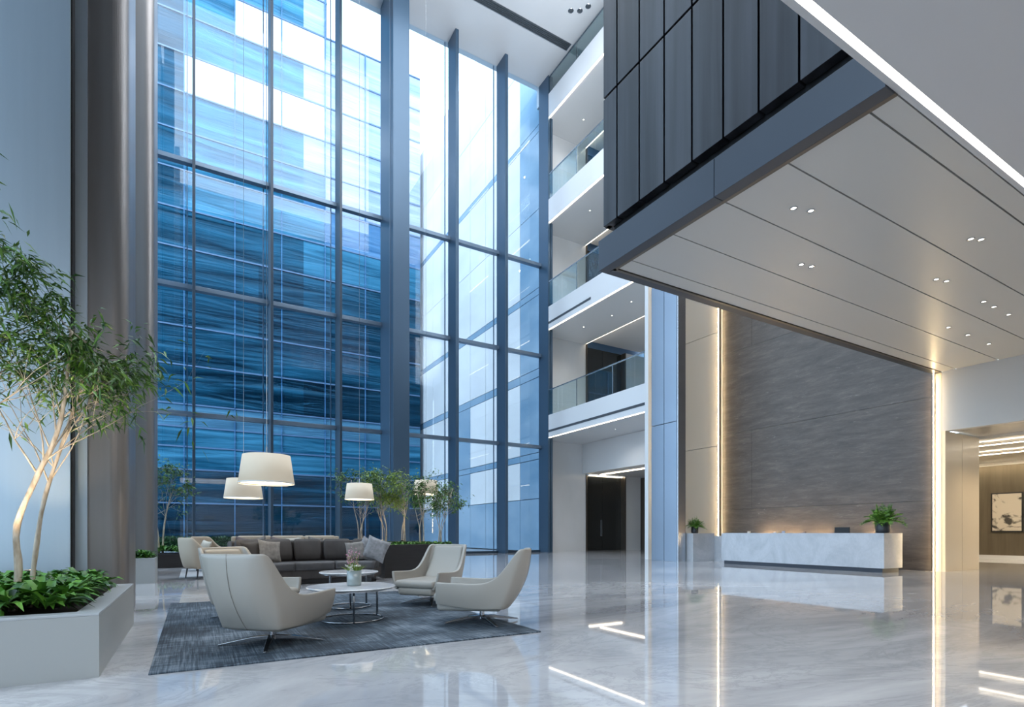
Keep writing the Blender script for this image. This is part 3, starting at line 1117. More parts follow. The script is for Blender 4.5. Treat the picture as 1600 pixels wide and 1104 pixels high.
# big planter front left
planter('planter', -4.6, -0.62, 5.18, 7.98, 0.49, 'planterwhite', 'planterrim', 'large pale grey planter box in the left foreground', 0.16)
shrub_bed('ground_cover', -3.9, -0.88, 5.42, 7.78, 0.46, 0.24, 850, 0.27, 0.075, 'dense dark green arching leaves filling the large left planter', 3)
tree('bamboo_tree', (-1.45, 6.25, 0.42), [
    ([(0, 0, 0), (-0.03, -0.02, 0.5), (-0.10, -0.05, 1.0), (-0.25, 0.0, 1.8), (-0.35, 0.05, 3.1)], 0.04, 0.015),
    ([(0.10, 0.02, 0), (0.13, 0.05, 0.35), (0.12, 0.05, 0.75), (0.25, 0.10, 1.2), (0.42, 0.05, 1.7), (0.5, 0.0, 2.5)], 0.032, 0.014),
    ([(0.16, 0.25, 0), (0.20, 0.28, 0.5), (0.26, 0.3, 1.0), (0.42, 0.25, 1.6), (0.6, 0.2, 2.3)], 0.024, 0.012),
    ([(-0.30, 0.1, 0), (-0.36, 0.1, 0.6), (-0.30, 0.1, 1.3), (-0.15, 0.1, 2.2), (-0.2, 0, 3.4)], 0.032, 0.012)],
    'tall tree with pale branching trunks and airy green foliage, in the large left planter', 5600, 0.12, 0.024, 'leaf', 11,
    clumps=[((-0.35, 0, 3.5), (0.35, 0.35, 0.4), 1.0), ((0.0, 0, 2.95), (0.5, 0.4, 0.35), 2.6), ((-0.45, 0, 2.7), (0.45, 0.4, 0.45), 2.0), ((0.45, 0.1, 2.4), (0.45, 0.35, 0.3), 2.0), ((0.85, 0.25, 2.25), (0.30, 0.25, 0.22), 1.2), ((0.0, 0, 2.2), (0.4, 0.4, 0.3), 1.2), ((0.3, 0.1, 2.75), (0.3, 0.3, 0.25), 1.0)], droop=0.9)
# uplight in the big planter
u = empty('garden_uplight', (-1.52, 7.72, 0.42))
tag(u, 'small warm uplight among the leaves washing the steel pier', 'uplight')
MB().lathe([(0.001, 0), (0.05, 0), (0.06, 0.27), (0.05, 0.28)], 16).build('lamp_body', M['darkleg'], u)
MB().lathe([(0.052, 0.275), (0.0001, 0.278)], 16).build('lens', M['uplight'], u)
l = bpy.data.lights.new('uplight_beam', 'SPOT')
l.energy = 70
l.color = WARM
l.spot_size = R(62)
l.spot_blend = 0.9
l.shadow_soft_size = 0.05
lo = bpy.data.objects.new('uplight_beam', l)
COL.objects.link(lo)
lo.parent = u
lo.location = (0, 0, 0.31)
lo.rotation_euler = (R(180 - 30), 0, 0)
u = empty('garden_uplight', (-1.38, 5.85, 0.42))
tag(u, 'small warm uplight at the foot of the foreground tree', 'uplight')
MB().lathe([(0.001, 0), (0.04, 0), (0.05, 0.22), (0.04, 0.23)], 16).build('lamp_body', M['darkleg'], u)
MB().lathe([(0.042, 0.225), (0.0001, 0.228)], 16).build('lens', M['uplight'], u)
l = bpy.data.lights.new('uplight_beam', 'SPOT')
l.energy = 110
l.color = WARM
l.spot_size = R(60)
l.spot_blend = 0.8
l.shadow_soft_size = 0.04
lo = bpy.data.objects.new('uplight_beam', l)
COL.objects.link(lo)
lo.parent = u
lo.location = (0, 0, 0.26)
lo.rotation_euler = (R(180 - 16), R(4), 0)

# small white planter and far dark planter at left
planter('planter', -1.62, -0.72, 14.2, 15.2, 0.55, 'planterwhite', 'planterrim', 'small square white planter beyond the left pier', 0.05)
shrub_bed('ground_cover', -1.5, -0.84, 14.3, 15.1, 0.50, 0.26, 110, 0.20, 0.06, 'round bright green shrub in the small white planter', 5)
planter('planter', -1.9, 0.3, 20.2, 21.4, 0.45, 'planterdark', 'fascia', 'low dark planter by the glass wall at far left', 0.06)
shrub_bed('ground_cover', -1.7, 0.15, 20.3, 21.3, 0.42, 0.35, 150, 0.24, 0.06, 'clipped green ground cover in the low dark far-left planter', 6)
tree('slender_tree', (-0.95, 20.8, 0.4), [
    ([(0, 0, 0), (-0.05, 0, 0.8), (-0.25, 0, 1.7), (-0.4, 0, 2.5)], 0.035, 0.014),
    ([(0.10, 0, 0), (0.13, 0, 0.8), (0.25, 0, 1.6), (0.45, 0.1, 2.3)], 0.03, 0.012)],
    'slim two-stemmed green tree by the glass wall at far left', 1500, 0.15, 0.045, 'leaf', 21,
    clumps=[((-0.3, 0, 2.6), (0.4, 0.4, 0.4), 2), ((0.25, 0, 2.7), (0.45, 0.4, 0.4), 2), ((0.7, 0, 2.1), (0.35, 0.3, 0.3), 1), ((-0.5, 0, 1.9), (0.35, 0.3, 0.35), 1)])

# long dark planter behind the sofa, with small trees
planter('planter', 3.98, 5.97, 12.9, 14.25, 0.81, 'planterdark', 'planterdark', 'tall dark wood planter box right of the curved sofa', 0.07)
shrub_bed('ground_cover', 4.15, 5.85, 13.0, 14.1, 0.74, 0.16, 190, 0.13, 0.045, 'low green leaves edging the tall dark planter', 7)
planter('planter', 3.0, 5.7, 14.4, 15.4, 0.86, 'planterdark', 'planterdark', 'dark planter box standing behind the curved sofa back', 0.07)
TR5 = [(3.94, 14.85, 1.95, 'leftmost small tree behind the sofa, around the hanging lampshade', 'leaf', 31),
       (4.60, 14.85, 2.0, 'small bright green tree before the dark steel column, left side', 'leafbright', 32),
       (5.12, 14.85, 2.0, 'small bright green tree before the dark steel column, right side', 'leafbright', 33),
       (5.2, 13.6, 1.85, 'small dark green tree in the tall planter, left of its pair', 'leaf', 34),
       (5.72, 13.6, 1.8, 'rightmost small green tree in the tall dark planter', 'leaf', 35)]
for (X, Y, H, lab, lm, sd) in TR5:
    rn = random.Random(sd)
    st = []
    for k in range(4):
        a, r_ = rn.uniform(0, 6.28), rn.uniform(0.02, 0.09)
        bx, by = cos(a) * r_, sin(a) * r_
        tx, ty = bx + rn.uniform(-0.28, 0.28), by + rn.uniform(-0.2, 0.2)
        hh = H * rn.uniform(0.65, 0.9)
        st.append(([(bx, by, 0), (bx + rn.uniform(-.03, .03), by, hh * 0.3), ((bx + tx) / 2 + rn.uniform(-.05, .05), (by + ty) / 2, hh * 0.6), (tx, ty, hh)], 0.014, 0.006))
    cl = []
    for k in range(6):
        cl.append(((rn.uniform(-0.62, 0.62), rn.uniform(-0.3, 0.3), H * rn.uniform(0.5, 1.08)), (0.28, 0.24, 0.24), 1))
    tree('small_tree', (X, Y, 0.78), st, lab, 1300, 0.095, 0.034, lm, sd, clumps=cl)
for (X, Y, lab) in ((4.45, 14.6, 'small warm uplight under the bright tree left of the dark column'), (5.0, 14.6, 'small warm uplight under the bright tree right of the dark column')):
    u = empty('garden_uplight', (X, Y, 0.80))
    tag(u, lab, 'uplight')
    MB().lathe([(0.001, 0), (0.035, 0), (0.04, 0.10), (0.03, 0.11)], 12).build('lamp_body', M['darkleg'], u)
    MB().lathe([(0.036, 0.105), (0.0001, 0.108)], 12).build('lens', M['uplight'], u)
    l = bpy.data.lights.new('uplight_beam', 'SPOT')
    l.energy = 9
    l.color = WARM
    l.spot_size = R(75)
    l.spot_blend = 0.8
    l.shadow_soft_size = 0.04
    lo = bpy.data.objects.new('uplight_beam', l)
    COL.objects.link(lo)
    lo.parent = u
    lo.location = (0, 0, 0.14)
    lo.rotation_euler = (R(180 - 8), 0, 0)


def fern(loc, s, label, seed):
    rnd = random.Random(seed)
    e = empty('potted_fern', loc)
    tag(e, label, 'potted plant')
    MB().lathe([(0.0001, 0), (0.11 * s, 0), (0.125 * s, 0.03 * s), (0.13 * s, 0.24 * s), (0.115 * s, 0.24 * s), (0.11 * s, 0.22 * s), (0.0001, 0.22 * s)], 24).build('pot', M['potdark'], e, smooth=True)
    b = MB()
    for k in range(70):
        a = rnd.uniform(0, 2 * pi)
        el = rnd.uniform(0.2, 1.45)
        L = s * rnd.uniform(0.28, 0.42)
        d = Vector((cos(a) * cos(el), sin(a) * cos(el), sin(el)))
        p = Vector((cos(a) * .05 * s, sin(a) * .05 * s, 0.22 * s))
        prev = p
        sd = Vector((-sin(a), cos(a), 0))
        for j in range(8):
            t = (j + 1) / 8
            q = p + d * L * t - Vector((0, 0, 0.5 * L * t * t * cos(el)))
            b.tube([prev, q], 0.003 * s, 3, False)
            wl = 0.10 * s * sin(pi * min(1, t * 0.8 + 0.15))
            for sg in (-1, 1):
                leaf(b, q, (sd * sg + d * 0.7), wl, 0.030 * s, rnd, 0.3)
            prev = q
    b.build('fronds', M['fernleaf'], e)
    return e


fern((16.72, 7.99, 1.09), 1.45, 'green fern in a charcoal pot on the right end of the desk', 41)
fern((16.85, 14.75, 1.08), 1.1, 'green leafy plant in a charcoal pot on the small side counter', 42)


# ------------------------------------------------------------------ furniture
def grid_surface(P, close_u=False):
    nu, nv = len(P), len(P[0])
    vs = [p for row in P for p in row]
    fs = []
    for i in range(nu - 1):
        for j in range(nv - 1):
            fs.append((i * nv + j, (i + 1) * nv + j, (i + 1) * nv + j + 1, i * nv + j + 1))
    return vs, fs


def lerp(a, b, t):
    return tuple(a[i] + (b[i] - a[i]) * t for i in range(3))


def shell(sides, back_n, bot_back, top_back, wing_bot, wing_top, bulge, nv=7):
    """U-shaped upholstered shell. wing_*: list of (x, y, z) front->rear for the right wing (x>0)."""
    cols = []
    for i in range(len(wing_top)):
        cols.append((wing_bot[i], wing_top[i], (bulge[0], 0, 0)))
    xb, yb, zb = wing_bot[-1]
    xt, yt, zt = wing_top[-1]
    for k in range(1, back_n):
        t = k / back_n
        c = 1 - 2 * t
        arc = (1 - c * c)
        cols.append(((xb * c, yb - bot_back * arc, zb), (xt * c, yt - top_back * arc, zt), (0, -bulge[1], -0.02)))
    for i in range(len(wing_top) - 1, -1, -1):
        a, b_ = wing_bot[i], wing_top[i]
        cols.append(((-a[0], a[1], a[2]), (-b_[0], b_[1], b_[2]), (-bulge[0], 0, 0)))
    P = []
    for (a, b_, bu) in cols:
        row = []
        for j in range(nv):
            t = [0, 0.04, 0.2, 0.4, 0.6, 0.8, 0.96, 1][j] if nv == 8 else j / (nv - 1)
            p = lerp(a, b_, t)
            k = 4 * t * (1 - t)
            row.append((p[0] + bu[0] * k, p[1] + bu[1] * k, p[2] + bu[2] * k))
        P.append(row)
    return grid_surface(P)


def rounded_slab(x0, x1, y0, y1, z0, z1, parent, name, m, bevel=0.04, sub=0):
    o = boxo(name, m, (x0, x1, y0, y1, z0, z1), parent)
    md = o.modifiers.new('bevel', 'BEVEL')
    md.width = bevel
    md.segments = 4
    for p in o.data.polygons:
        p.use_smooth = True
    return o


def lounge_chair(loc, ang, label):
    e = empty('lounge_chair', loc, ang)
    tag(e, label, 'armchair', 'ivory swivel chairs around the coffee tables')
    wt = [(0.39, 0.475, 0.51), (0.393, 0.455, 0.51), (0.395, 0.22, 0.50), (0.39, 0.0, 0.49), (0.38, -0.14, 0.51), (0.365, -0.24, 0.57), (0.35, -0.34, 0.69), (0.335, -0.43, 0.82), (0.325, -0.485, 0.895), (0.315, -0.53, 0.90), (0.29, -0.56, 0.90)]
    wb = [(0.31, 0.50, 0.255), (0.31, 0.47, 0.25), (0.315, 0.30, 0.225), (0.32, 0.16, 0.205), (0.32, 0.04, 0.195), (0.32, -0.05, 0.19), (0.32, -0.13, 0.19), (0.315, -0.20, 0.19), (0.31, -0.25, 0.19), (0.30, -0.28, 0.19), (0.275, -0.30, 0.19)]
    vs, fs = shell(None, 7, 0.015, 0.02, wb, wt, (0.02, 0.07), 8)
    b = MB()
    b.add(vs, fs)
    o = b.build('shell', M['leather'], e, smooth=True, solid=0.045, subsurf=1)
    rounded_slab(-0.30, 0.30, -0.28, 0.50, 0.16, 0.29, e, 'seat_base', M['leather'], 0.05)
    rounded_slab(-0.335, 0.335, -0.30, 0.53, 0.27, 0.385, e, 'seat_cushion', M['leather'], 0.05)
    # inner back pad
    P = []
    for i in range(7):
        x = -0.31 + 0.62 * i / 6
        row = []
        for j in range(7):
            t = j / 6
            row.append((x * (0.95 - 0.08 * t), -0.22 - 0.31 * t - 0.02 * (1 - (x / 0.31) ** 2) * 1.0 - 0.05 * 4 * t * (1 - t), 0.34 + 0.535 * t))
        P.append(row)
    vs, fs = grid_surface(P)
    b = MB()
    b.add(vs, fs)
    b.build('back_pad', M['leather'], e, smooth=True, solid=0.05, subsurf=1)
    # centre seam on the outer back
    pts = []
    for j in range(9):
        t = j / 8
        pts.append((0, -0.318 - 0.257 * t - 0.07 * 4 * t * (1 - t) - 0.026, 0.19 + 0.71 * t - 0.02 * 4 * t * (1 - t)))
    MB().tube(pts, 0.0022, 5).build('seam', M['seam'], e)
    MB().lathe([(0.03, 0.06), (0.028, 0.17)], 16).lathe([(0.05, 0.045), (0.045, 0.07), (0.03, 0.085)], 16).build('pedestal', M['chrome'], e, smooth=True)
    for k in range(4):
        a = pi / 4 + k * pi / 2 - 0.25
        c, s = cos(a), sin(a)
        b = MB()
        L = 0.48
        vs = []
        for (t, wd, zt, zb) in ((0.02, 0.032, 0.085, 0.045), (0.18, 0.026, 0.072, 0.038), (0.36, 0.020, 0.038, 0.014), (L, 0.014, 0.014, 0.0)):
            for (sgn, z) in ((-1, zb), (1, zb), (1, zt), (-1, zt)):
                vs.append((c * t - s * wd * sgn, s * t + c * wd * sgn, z))
        fs = [(0, 1, 2, 3), (12, 15, 14, 13)]
        for i in range(3):
            for j in range(4):
                j2 = (j + 1) % 4
                fs.append((i * 4 + j, (i + 1) * 4 + j, (i + 1) * 4 + j2, i * 4 + j2))
        b.add(vs, fs).build('leg', M['chrome'], e, bevel=0.004)
    return e


RUGZ = 0.014


def chair_at(x, y, fx, fy, lab):
    # local +Y is the facing direction
    return lounge_chair((x, y, RUGZ), math.atan2(-fx, fy), lab)


chair_at(0.67, 5.84, 0.70, 0.71, 'nearest ivory leather swivel chair, seen from behind on the rug')
chair_at(0.62, 7.72, 0.55, -0.83, 'ivory swivel chair mostly hidden behind the nearest one')
chair_at(3.20, 7.95, -0.80, -0.60, 'ivory swivel chair facing us, between the coffee table and the right chair')
chair_at(3.06, 5.97, -0.80, 0.60, 'rightmost ivory swivel chair in side view near the rug corner')

rg = boxo('area_rug', M['rug'], (-0.30, 3.32, 5.05, 9.9, 0.0, RUGZ), bevel=0.004)
tag(rg, 'large distressed blue and grey rug under the seating group', 'rug')
rg2 = boxo('area_rug', mat('pale_far_rug', (0.30, 0.31, 0.33), 0.8, noise=(0.42, 0.42, 0.42), scale=(2, 40, 1)), (-0.3, 7.2, 13.9, 17.6, 0.0, 0.01))
rg2.data.transform(Matrix.Identity(4))
rg2.location = (0, 1.6, 0)
tag(rg2, 'pale grey rug under the far beige seating', 'rug')


def coffee_table(loc, r, h, label, r2=None, top='tablemarble'):
    e = empty('coffee_table', loc)
    tag(e, label, 'table', 'round marble coffee tables')
    MB().lathe([(0.0001, h - 0.03), (r - 0.03, h - 0.03), (r, h - 0.015), (r, h - 0.006), (r - 0.008, h), (0.0001, h)], 56).build('table_top', M[top], e, smooth=False)
    MB().lathe([(0.0001, h - 0.045), (r * 0.85, h - 0.045), (r * 0.85, h - 0.03)], 48).build('under_plate', M['steel'], e)
    rr = r * 0.72
    b = MB()
    n = 48
    b.tube([(rr * cos(2 * pi * k / n), rr * sin(2 * pi * k / n), 0.012) for k in range(n + 1)], 0.011, 8, False)
    b.build('base_ring', M['chrome'], e, smooth=True)
    for k in range(3):
        a = 0.35 + k * 2 * pi / 3
        c, s = cos(a) * rr, sin(a) * rr
        MB().tube([(c, s, 0.012), (c, s, h * 0.75), (c * 0.96, s * 0.96, h * 0.88), (c * 0.86, s * 0.86, h - 0.045)], 0.014, 10).build('leg', M['chrome'], e, smooth=True)
    return e


coffee_table((1.72, 6.95, RUGZ), 0.54, 0.42, 'front round coffee table with a pale marble top and chrome ring base')
coffee_table((1.98, 8.15, RUGZ), 0.42, 0.52, 'smaller round side table just behind the front coffee table')

# vase with flowers
v = empty('flower_vase', (1.76, 6.98, RUGZ + 0.42))
tag(v, 'grey glass vase of pink and white flowers on the front coffee table', 'vase')
MB().lathe([(0.0001, 0), (0.085, 0), (0.09, 0.02), (0.09, 0.19), (0.082, 0.195), (0.08, 0.17), (0.0001, 0.165)], 28).build('vase_body', M['vase'], v, smooth=True)
rnd = random.Random(5)
gb, wf, pf = MB(), MB(), MB()
for k in range(90):
    a, rr = rnd.uniform(0, 6.28), rnd.uniform(0, 0.07)
    p = Vector((rr * cos(a), rr * sin(a), 0.17))
    leaf(gb, p, Vector((cos(a) * 0.6, sin(a) * 0.6, rnd.uniform(0.5, 1.4))), rnd.uniform(0.08, 0.17), 0.016, rnd, 0.4)
for k in range(22):
    a, rr = rnd.uniform(0, 6.28), rnd.uniform(0.04, 0.11)
    p = Vector((rr * cos(a), rr * sin(a), rnd.uniform(0.17, 0.25)))
    for j in range(7):
        leaf(wf, p, Vector((rnd.uniform(-1, 1), rnd.uniform(-1, 1), rnd.uniform(-.3, 1))), 0.034, 0.024, rnd, 0.2)
for k in range(16):
    a, rr = rnd.uniform(0, 6.28), rnd.uniform(0.03, 0.12)
    p = Vector((rr * cos(a), rr * sin(a), rnd.uniform(0.27, 0.43)))
    gb.tube([(rr * .4 * cos(a), rr * .4 * sin(a), 0.15), p], 0.0025, 4)
    for j in range(8):
        q = p + Vector((rnd.gauss(0, .014), rnd.gauss(0, .014), rnd.gauss(0, .02)))
        leaf(pf, q, Vector((rnd.uniform(-1, 1), rnd.uniform(-1, 1), rnd.uniform(-.2, 1))), 0.022, 0.015, rnd, 0.2)
gb.build('greenery', M['leafbright'], v)
wf.build('white_blossom', M['whitefl'], v)
pf.build('pink_blossom', M['pinkfl'], v)


def sweep_arc(cx, cy, prof, a0, a1, n, cap=True):
    """sweep a (radial, z) profile polygon round the centre"""
    b = MB()
    m = len(prof)
    vs = []
    for i in range(n + 1):
        a = a0 + (a1 - a0) * i / n
        for (r, z) in prof:
            vs.append((cx + r * cos(a), cy + r * sin(a), z))
    fs = []
    for i in range(n):
        for j in range(m):
            j2 = (j + 1) % m
            fs.append((i * m + j, (i + 1) * m + j, (i + 1) * m + j2, i * m + j2))
    if cap:
        fs.append(tuple(range(m)))
        fs.append(tuple(n * m + j for j in range(m - 1, -1, -1)))
    b.add(vs, fs)
    return b


def rprof(r0, r1, z0, z1, rad, n=3):
    out = []
    for (cx, cz, s) in ((r1 - rad, z0 + rad, -pi / 2), (r1 - rad, z1 - rad, 0), (r0 + rad, z1 - rad, pi / 2), (r0 + rad, z0 + rad, pi)):
        for k in range(n + 1):
            a = s + pi / 2 * k / n
            out.append((cx + rad * cos(a), cz + rad * sin(a)))
    return out


def pillow(loc, rot, s, m, label, group=None, th=0.13):
    n = 10
    P1, P2 = [], []
    for sg, P in ((1, P1), (-1, P2)):
        for i in range(n + 1):
            row = []
            for j in range(n + 1):
                u, v_ = i / n * 2 - 1, j / n * 2 - 1
                pin = 1 - 0.10 * (1 - abs(v_) ** 2.0) * abs(u) ** 3
                pin2 = 1 - 0.10 * (1 - abs(u) ** 2.0) * abs(v_) ** 3
                t = ((1 - u ** 4) * (1 - v_ ** 4)) ** 0.5 * th / 2
                wr = mnoise.noise(Vector((u * 3 + loc[0], v_ * 3, sg))) * 0.010 * (t > 0)
                row.append((u * s / 2 * pin, sg * (t) + wr * sg * (t / th * 2), v_ * s / 2 * pin2))
            P.append(row)
    b = MB()
    for sg, P in ((1, P1), (-1, P2)):
        vs, fs = grid_surface(P)
        b.add(vs, fs if sg > 0 else [tuple(reversed(f)) for f in fs])
    o = b.build('throw_pillow', M[m], smooth=True)
    o.location = loc
    o.rotation_euler = rot
    tag(o, label, 'pillow', group)
    return o


# curved charcoal sofa
sofa = empty('curved_sofa', (2.42, 12.2, 0))
tag(sofa, 'long curved charcoal velvet sofa facing the coffee tables', 'sofa')
CX, CY, RS = 0.0, -2.2, 3.25     # centre relative to sofa; outer radius
A0, A1 = R(63), R(124)
sweep_arc(CX, CY, rprof(RS - 0.90, RS, 0.10, 0.30, 0.03), A0, A1, 28).build('base', M['charcoal'], sofa)
sweep_arc(CX, CY, rprof(RS - 0.80, RS - 0.1, 0.0, 0.10, 0.01), A0 + .03, A1 - .03, 28).build('plinth', M['darkleg'], sofa)
sweep_arc(CX, CY, rprof(RS - 0.16, RS, 0.28, 0.93, 0.06), A0, A1, 28).build('back_frame', M['charcoal'], sofa, smooth=True)
for k in range(3):
    a = A0 + (A1 - A0) * k / 3
    a2 = A0 + (A1 - A0) * (k + 1) / 3
    sweep_arc(CX, CY, rprof(RS - 0.93, RS - 0.17, 0.29, 0.47, 0.055), a + .003, a2 - .003, 12).build('seat_cushion', M['sofaseat'], sofa, smooth=True)
nb = 5
for k in range(nb):
    a = A0 + (A1 - A0) * k / nb
    a2 = A0 + (A1 - A0) * (k + 1) / nb
    prof = [(RS - 0.33, 0.46), (RS - 0.16, 0.46), (RS - 0.13, 0.92), (RS - 0.17, 0.975), (RS - 0.23, 0.95), (RS - 0.34, 0.6)]
    sweep_arc(CX, CY, prof, a + .004, a2 - .004, 7).build('back_cushion', M['charcoal'], sofa, smooth=True, subsurf=1)


def sofa_pt(a, r, z):
    return (2.42 + CX + r * cos(a), 12.2 + CY + r * sin(a), z)


for (ad, r, m, lab, tilt, roll, s) in ((112, RS - 0.52, 'greypil', 'taupe throw pillow at the left end of the curved sofa', 0.35, 0.12, 0.50),
                            (118, RS - 0.40, 'charcoal', 'dark throw pillow behind the taupe one on the curved sofa', 0.25, -0.1, 0.48),
                            (73, RS - 0.50, 'greypil', 'grey-brown throw pillow near the right end of the sofa', 0.35, -0.12, 0.46),
                            (67.5, RS - 0.45, 'silverpil', 'silver throw pillow leaning behind the grey-brown one', 0.25, 0.5, 0.50),
                            (63.5, RS - 0.52, 'silverpil', 'large silver-grey throw pillow at the sofa right tip', 0.3, 0.35, 0.54)):
    a = R(ad)
    p = sofa_pt(a, r, 0.47 + s * 0.47)
    o = pillow(p, (0, 0, 0), s, m, lab, 'pillows on the curved sofa')
    o.rotation_euler = (tilt * -1, roll, a - pi / 2)


# far beige armchair and sofas
def easy_chair(loc, ang, label, group):
    e = empty('easy_chair', loc, ang)
    tag(e, label, 'armchair', group)
    wt = [(0.42, 0.40, 0.60), (0.43, 0.2, 0.61), (0.43, 0.0, 0.64), (0.43, -0.16, 0.72), (0.42, -0.28, 0.84), (0.41, -0.36, 0.95), (0.37, -0.43, 0.99)]
    wb = [(0.37, 0.36, 0.28), (0.38, 0.2, 0.27), (0.38, 0.05, 0.26), (0.38, -0.08, 0.26), (0.37, -0.18, 0.26), (0.36, -0.26, 0.26), (0.32, -0.31, 0.26)]
    vs, fs = shell(None, 7, 0.03, 0.04, wb, wt, (0.03, 0.04), 7)
    MB().add(vs, fs).build('shell', M['beigefab'], e, smooth=True, solid=0.06, subsurf=1)
    rounded_slab(-0.37, 0.37, -0.3, 0.42, 0.24, 0.34, e, 'seat_base', M['beigefab'], 0.03)
    rounded_slab(-0.37, 0.37, -0.3, 0.45, 0.33, 0.46, e, 'seat_cushion', M['beigefab'], 0.05)
    for (x, y) in ((-0.32, 0.34), (0.32, 0.34), (-0.3, -0.25), (0.3, -0.25)):
        MB().tube([(x, y, 0.26), (x * 1.1, y * 1.12, 0.0)], [0.022, 0.014], 8).build('leg', M['darkleg'], e)
    return e


easy_chair((0.22, 15.3, 0.0), math.atan2(-0.93, 0.37), 'beige upholstered armchair with dark legs at far left', 'far beige armchairs')
pillow((0.24, 15.38, 0.70), (-0.3, 0.1, math.atan2(-0.93, 0.37)), 0.44, 'creampil', 'cream pillow in the beige armchair at far left')
easy_chair((0.5, 18.1, 0.01), math.atan2(-0.8, -0.6), 'beige armchair behind the first, only its top showing', 'far beige armchairs')


def straight_sofa(loc, ang, L, m, label, cat='sofa', h=0.93):
    e = empty('sofa', loc, ang)
    tag(e, label, cat)
    rounded_slab(-L / 2, L / 2, -0.45, 0.45, 0.12, 0.32, e, 'base', M[m], 0.03)
    n = 3
    for k in range(n):
        x0 = -L / 2 + 0.15 + k * (L - 0.3) / n
        rounded_slab(x0 + .005, x0 + (L - 0.3) / n - .005, -0.25, 0.47, 0.32, 0.48, e, 'seat_cushion', M[m], 0.05)
        rounded_slab(x0 + .005, x0 + (L - 0.3) / n - .005, -0.36, -0.16, 0.46, h + 0.02, e, 'back_cushion', M[m], 0.06)
    rounded_slab(-L / 2, L / 2, -0.47, -0.33, 0.30, h, e, 'back_frame', M[m], 0.04)
    for s in (-1, 1):
        rounded_slab(min(s * L / 2, s * (L / 2 - 0.15)), max(s * L / 2, s * (L / 2 - 0.15)), -0.45, 0.45, 0.30, 0.64, e, 'armrest', M[m], 0.04)
        for y in (-0.38, 0.38):
            MB().tube([(s * (L / 2 - 0.08), y, 0.13), (s * (L / 2 - 0.08), y, 0)], 0.018, 8).build('leg', M['darkleg'], e)
    return e


straight_sofa((2.6, 18.3, 0.01), R(180), 3.2, 'beigefab', 'long beige sofa in the far row by the glass wall', h=0.98)
straight_sofa((1.85, 15.9, 0.0), R(8), 1.9, 'charcoal', 'low charcoal sofa showing its back between beige chairs', h=0.84)
for (x, y, m, lab, r) in ((1.25, 18.05, 'mauvepil', 'dark mauve pillow at the left of the far beige sofa', 0.25), (1.72, 18.0, 'greypil', 'taupe pillow second from left on the far beige sofa', -0.3),
                          (2.2, 18.0, 'mauvepil', 'dark mauve pillow in the middle of the far beige sofa', 0.2), (2.7, 18.0, 'creampil', 'cream pillow right of the middle on the far sofa', -0.1), (3.3, 18.0, 'greypil', 'taupe pillow at the right of the far beige sofa', 0.15)):
    o = pillow((x, y, 0.74), (0.25, r, 0), 0.46, m, lab, 'pillows on the far beige sofa')


# ------------------------------------------------------------------ pendant lamps
def pendant(loc, r, h, label):
    e = empty('pendant_lamp', loc)   # loc is the bottom centre of the shade
    tag(e, label, 'hanging lamp', 'linen drum pendant lamps over the seating')
    MB().lathe([(r, 0), (r * 0.85, h)], 40).build('lamp_shade', M['linen'], e, smooth=True, solid=0.006)
    MB().lathe([(r + 0.004, 0), (r + 0.003, 0.02), (r - 0.004, 0.02), (r - 0.004, 0), (r + 0.004, 0)], 40).build('shade_trim', M['shadetrim'], e)
    MB().lathe([(0.0001, 0.02), (r * 0.97, 0.02)], 40).build('diffuser', M['bulb'], e)
    MB().lathe([(0.0001, h - 0.006), (r * 0.84, h - 0.006)], 40).build('top_ring', M['shadetrim'], e)
    MB().tube([(0, 0, h - 0.01), (0, 0, h + 0.12)], 0.012, 8).build('socket', M['steel'], e)
    MB().tube([(0, 0, h + 0.1), (0, 0, ZC - loc[2])], 0.004, 5).build('cable', M['steel'], e)
    return e


pendant((0.87, 8.17, 1.77), 0.355, 0.39, 'largest cream drum pendant lamp, nearest, hanging over the seating')
pendant((0.88, 12.3, 1.80), 0.36, 0.39, 'cream drum pendant lamp partly behind the largest one')
pendant((3.6, 13.75, 1.93), 0.355, 0.40, 'cream drum pendant lamp seen through the small trees')
pendant((5.5, 14.1, 2.15), 0.35, 0.38, 'pale drum pendant lamp veiled by foliage before the right glass')

